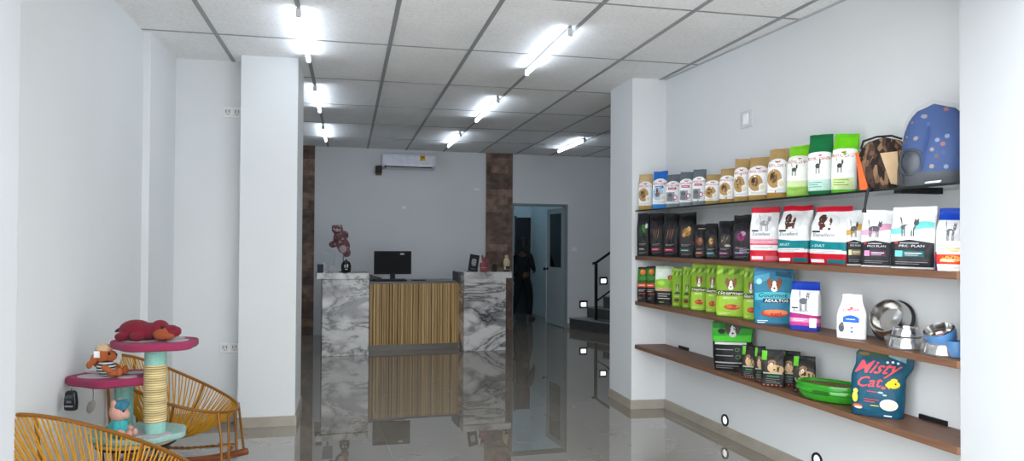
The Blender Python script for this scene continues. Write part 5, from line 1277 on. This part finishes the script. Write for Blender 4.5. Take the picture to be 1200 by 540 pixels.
b = MB(); b.lathe([(.0001, 0), (.04, 0), (.043, .02), (.04, .076), (.0001, .078)], DKB, seg=24, close=False); b.build('base', t)
b = MB(); b.ball((0, 0, .207), (.024, .023, .026), CR); b.build('head', t)
b = MB(); b.ball((0, 0, .226), (.02, .02, .012), mat('#6d4a32', rough=.6)); b.build('cap', t)
b = MB(); b.ball((-.03, -.03, .05), (.014, .012, .026), mat('#c9bfae', rough=.5)); b.box(-.01, .03, -.045, -.040, .03, .036, mat('#b9b2a4', rough=.5)); b.build('white_trim', t)

# ------------------------------------------------------------------ person in the doorway
SKIN = mat('#5d3d2f', rough=.6); HAIR = mat('#0b0a0a', rough=.5); SHIRT = mat('#0d0e12', rough=.85, var=.15); TROU = mat('#0b0c10', rough=.85, var=.15); SHOE = mat('#5b5d62', rough=.5)
P = thing('person', 'person in dark clothes walking away through the doorway, black hair', 'person', (3.215, 13.40, 0), math.radians(-42))
def skin(name, verts, edges, radii, m, parent, sub=2, root=0):
    me = bpy.data.meshes.new(name); me.from_pydata(verts, edges, []); me.materials.append(m)
    o = bpy.data.objects.new(name, me); COL.objects.link(o); o.parent = parent
    md = o.modifiers.new('s', 'SKIN'); md.use_smooth_shade = True; md.branch_smoothing = .4
    for i, sv in enumerate(me.skin_vertices[0].data):
        r = radii[i]; sv.radius = r if isinstance(r, tuple) else (r, r); sv.use_root = (i == root)
    o.modifiers.new('u', 'SUBSURF').levels = sub; o.modifiers['u'].render_levels = sub
    return o
# local +y is the walking direction, +x the person's right
J = dict(pel=(0, 0, .82), wai=(0, .01, .96), che=(0, .03, 1.12), nk0=(0, .03, 1.27), nk1=(0, .045, 1.33),
 sR=(.135, .03, 1.23), eR=(.205, .02, 1.01), wR=(.13, .22, .93), sL=(-.135, .03, 1.23), eL=(-.20, -.05, 1.00), wL=(-.17, -.02, .79),
 hR=(.075, .0, .79), kR=(.10, .11, .45), aR=(.10, .10, .075), tR=(.11, .22, .03), hL=(-.075, 0, .79), kL=(-.11, .0, .44), aL=(-.135, -.20, .085), tL=(-.14, -.10, .03))
names = list(J); idx = {n: i for i, n in enumerate(names)}
E_ = [('pel', 'wai'), ('wai', 'che'), ('che', 'nk0'), ('nk0', 'nk1'), ('che', 'sR'), ('sR', 'eR'), ('eR', 'wR'), ('che', 'sL'), ('sL', 'eL'), ('eL', 'wL'), ('pel', 'hR'), ('hR', 'kR'), ('kR', 'aR'), ('aR', 'tR'), ('pel', 'hL'), ('hL', 'kL'), ('kL', 'aL'), ('aL', 'tL')]
RD = dict(pel=(.13, .095), wai=(.115, .085), che=(.135, .095), nk0=.055, nk1=.046, sR=.055, eR=.038, wR=.026, sL=.055, eL=.038, wL=.026, hR=.085, kR=.055, aR=.036, tR=.03, hL=.085, kL=.055, aL=.036, tL=.03)
skin('body', [J[n] for n in names], [(idx[a], idx[c]) for a, c in E_], [RD[n] for n in names], SKIN, P)
def sub_skel(name, ns, extra, m, grow, over={}):
    vs = [over.get(n, J[n]) for n in ns]; ii = {n: i for i, n in enumerate(ns)}
    es = [(ii[a], ii[c]) for a, c in E_ if a in ii and c in ii]
    rs = [(RD[n][0]+grow, RD[n][1]+grow) if isinstance(RD[n], tuple) else RD[n]+grow for n in ns]
    return skin(name, vs, es, rs, m, P)
sub_skel('shirt', ['pel', 'wai', 'che', 'nk0', 'nk1', 'sR', 'eR', 'wR', 'sL', 'eL', 'wL'], (), SHIRT, .016, {'pel': (0, 0, .72), 'nk1': (0, .035, 1.325)})
sub_skel('trousers', ['wai', 'pel', 'hR', 'kR', 'aR', 'hL', 'kL', 'aL'], (), TROU, .017)
for s in ('R', 'L'):
    a, tt = Vector(J['a'+s]), Vector(J['t'+s]); b = MB(); d = (tt-a); d.z = 0; d.normalize(); sdv = Vector((d.y, -d.x, 0))
    mid = a+d*.06; tilt = .0
    rs = []
    for u, w, h in ((-.07, .030, .07), (-.03, .042, .09), (.04, .044, .075), (.11, .046, .05), (.16, .036, .035), (.185, .015, .02)):
        c = Vector((a.x, a.y, 0))+d*u; lift = .022*(1-(u+.07)/.25) if s == 'L' else 0
        rs.append([c+sdv*(w*math.cos(q))+Vector((0, 0, max(.0, h*.5+h*.55*math.sin(q))+lift)) for q in [2*PI*k/16 for k in range(16)]])
    loft(b, rs, SHOE); b.build('shoe', P)
# head
hd = MB(); hc = Vector((0, .065, 1.43))
hd.ball(hc, (.074, .092, .108), SKIN, seg=24, rings=16); hd.ball(hc+Vector((0, .02, -.06)), (.056, .065, .05), SKIN); hd.ball(hc+Vector((0, .098, -.012)), (.011, .016, .018), SKIN)
for s in (-1, 1): hd.ball(hc+Vector((s*.075, -.002, -.012)), (.012, .02, .03), SKIN)
hd.tube([(0, .045, 1.30), (0, .06, 1.38)], .048, SKIN, seg=16); hd.build('head', P, remesh=.007)
b = MB()
for s in (-1, 1): b.ball(hc+Vector((s*.03, .086, .004)), (.011, .007, .008), mat('#e8e4de', rough=.3), seg=10, rings=8); b.ball(hc+Vector((s*.03, .092, .004)), (.005, .003, .005), EYE, seg=8, rings=6)
b.build('eye', P)
b = MB(); b.ball(hc+Vector((0, .086, -.058)), (.02, .008, .005), mat('#6a3a34', rough=.5), seg=10, rings=6); b.build('mouth', P)
b = MB(); b.ball(hc+Vector((0, -.018, .022)), (.086, .094, .103), HAIR, seg=24, rings=14); b.ball(hc+Vector((0, -.05, -.04)), (.074, .06, .085), HAIR); b.ball(hc+Vector((0, -.055, -.10)), (.06, .04, .07), HAIR); b.build('hair', P, remesh=.008)
for s, sx in (('R', 1), ('L', -1)):
    w = Vector(J['w'+s]); e = Vector(J['e'+s]); d = (w-e).normalized(); n_ = Vector((sx, 0, 0)); n_ = (n_-d*n_.dot(d)).normalized(); q = d.cross(n_)
    vs = [w, w+d*.045, w+d*.085]; es = [(0, 1), (1, 2)]; rs = [.024, (.034, .020), (.036, .016)]
    for i, (off, l) in enumerate(((-.027, .058), (-.009, .068), (.009, .063), (.026, .05))):
        o0 = len(vs); base = w+d*.085+q*off
        vs += [base, base+d*l*.5+n_*-.008, base+d*l+n_*-.024]; es += [(2, o0), (o0, o0+1), (o0+1, o0+2)]; rs += [.0095, .0088, .0075]
    o0 = len(vs); vs += [w+d*.03+q*-.036, w+d*.07+q*-.052+n_*-.01]; es += [(1, o0), (o0, o0+1)]; rs += [.0105, .009]
    skin('hand', [tuple(v) for v in vs], es, rs, SKIN, P)
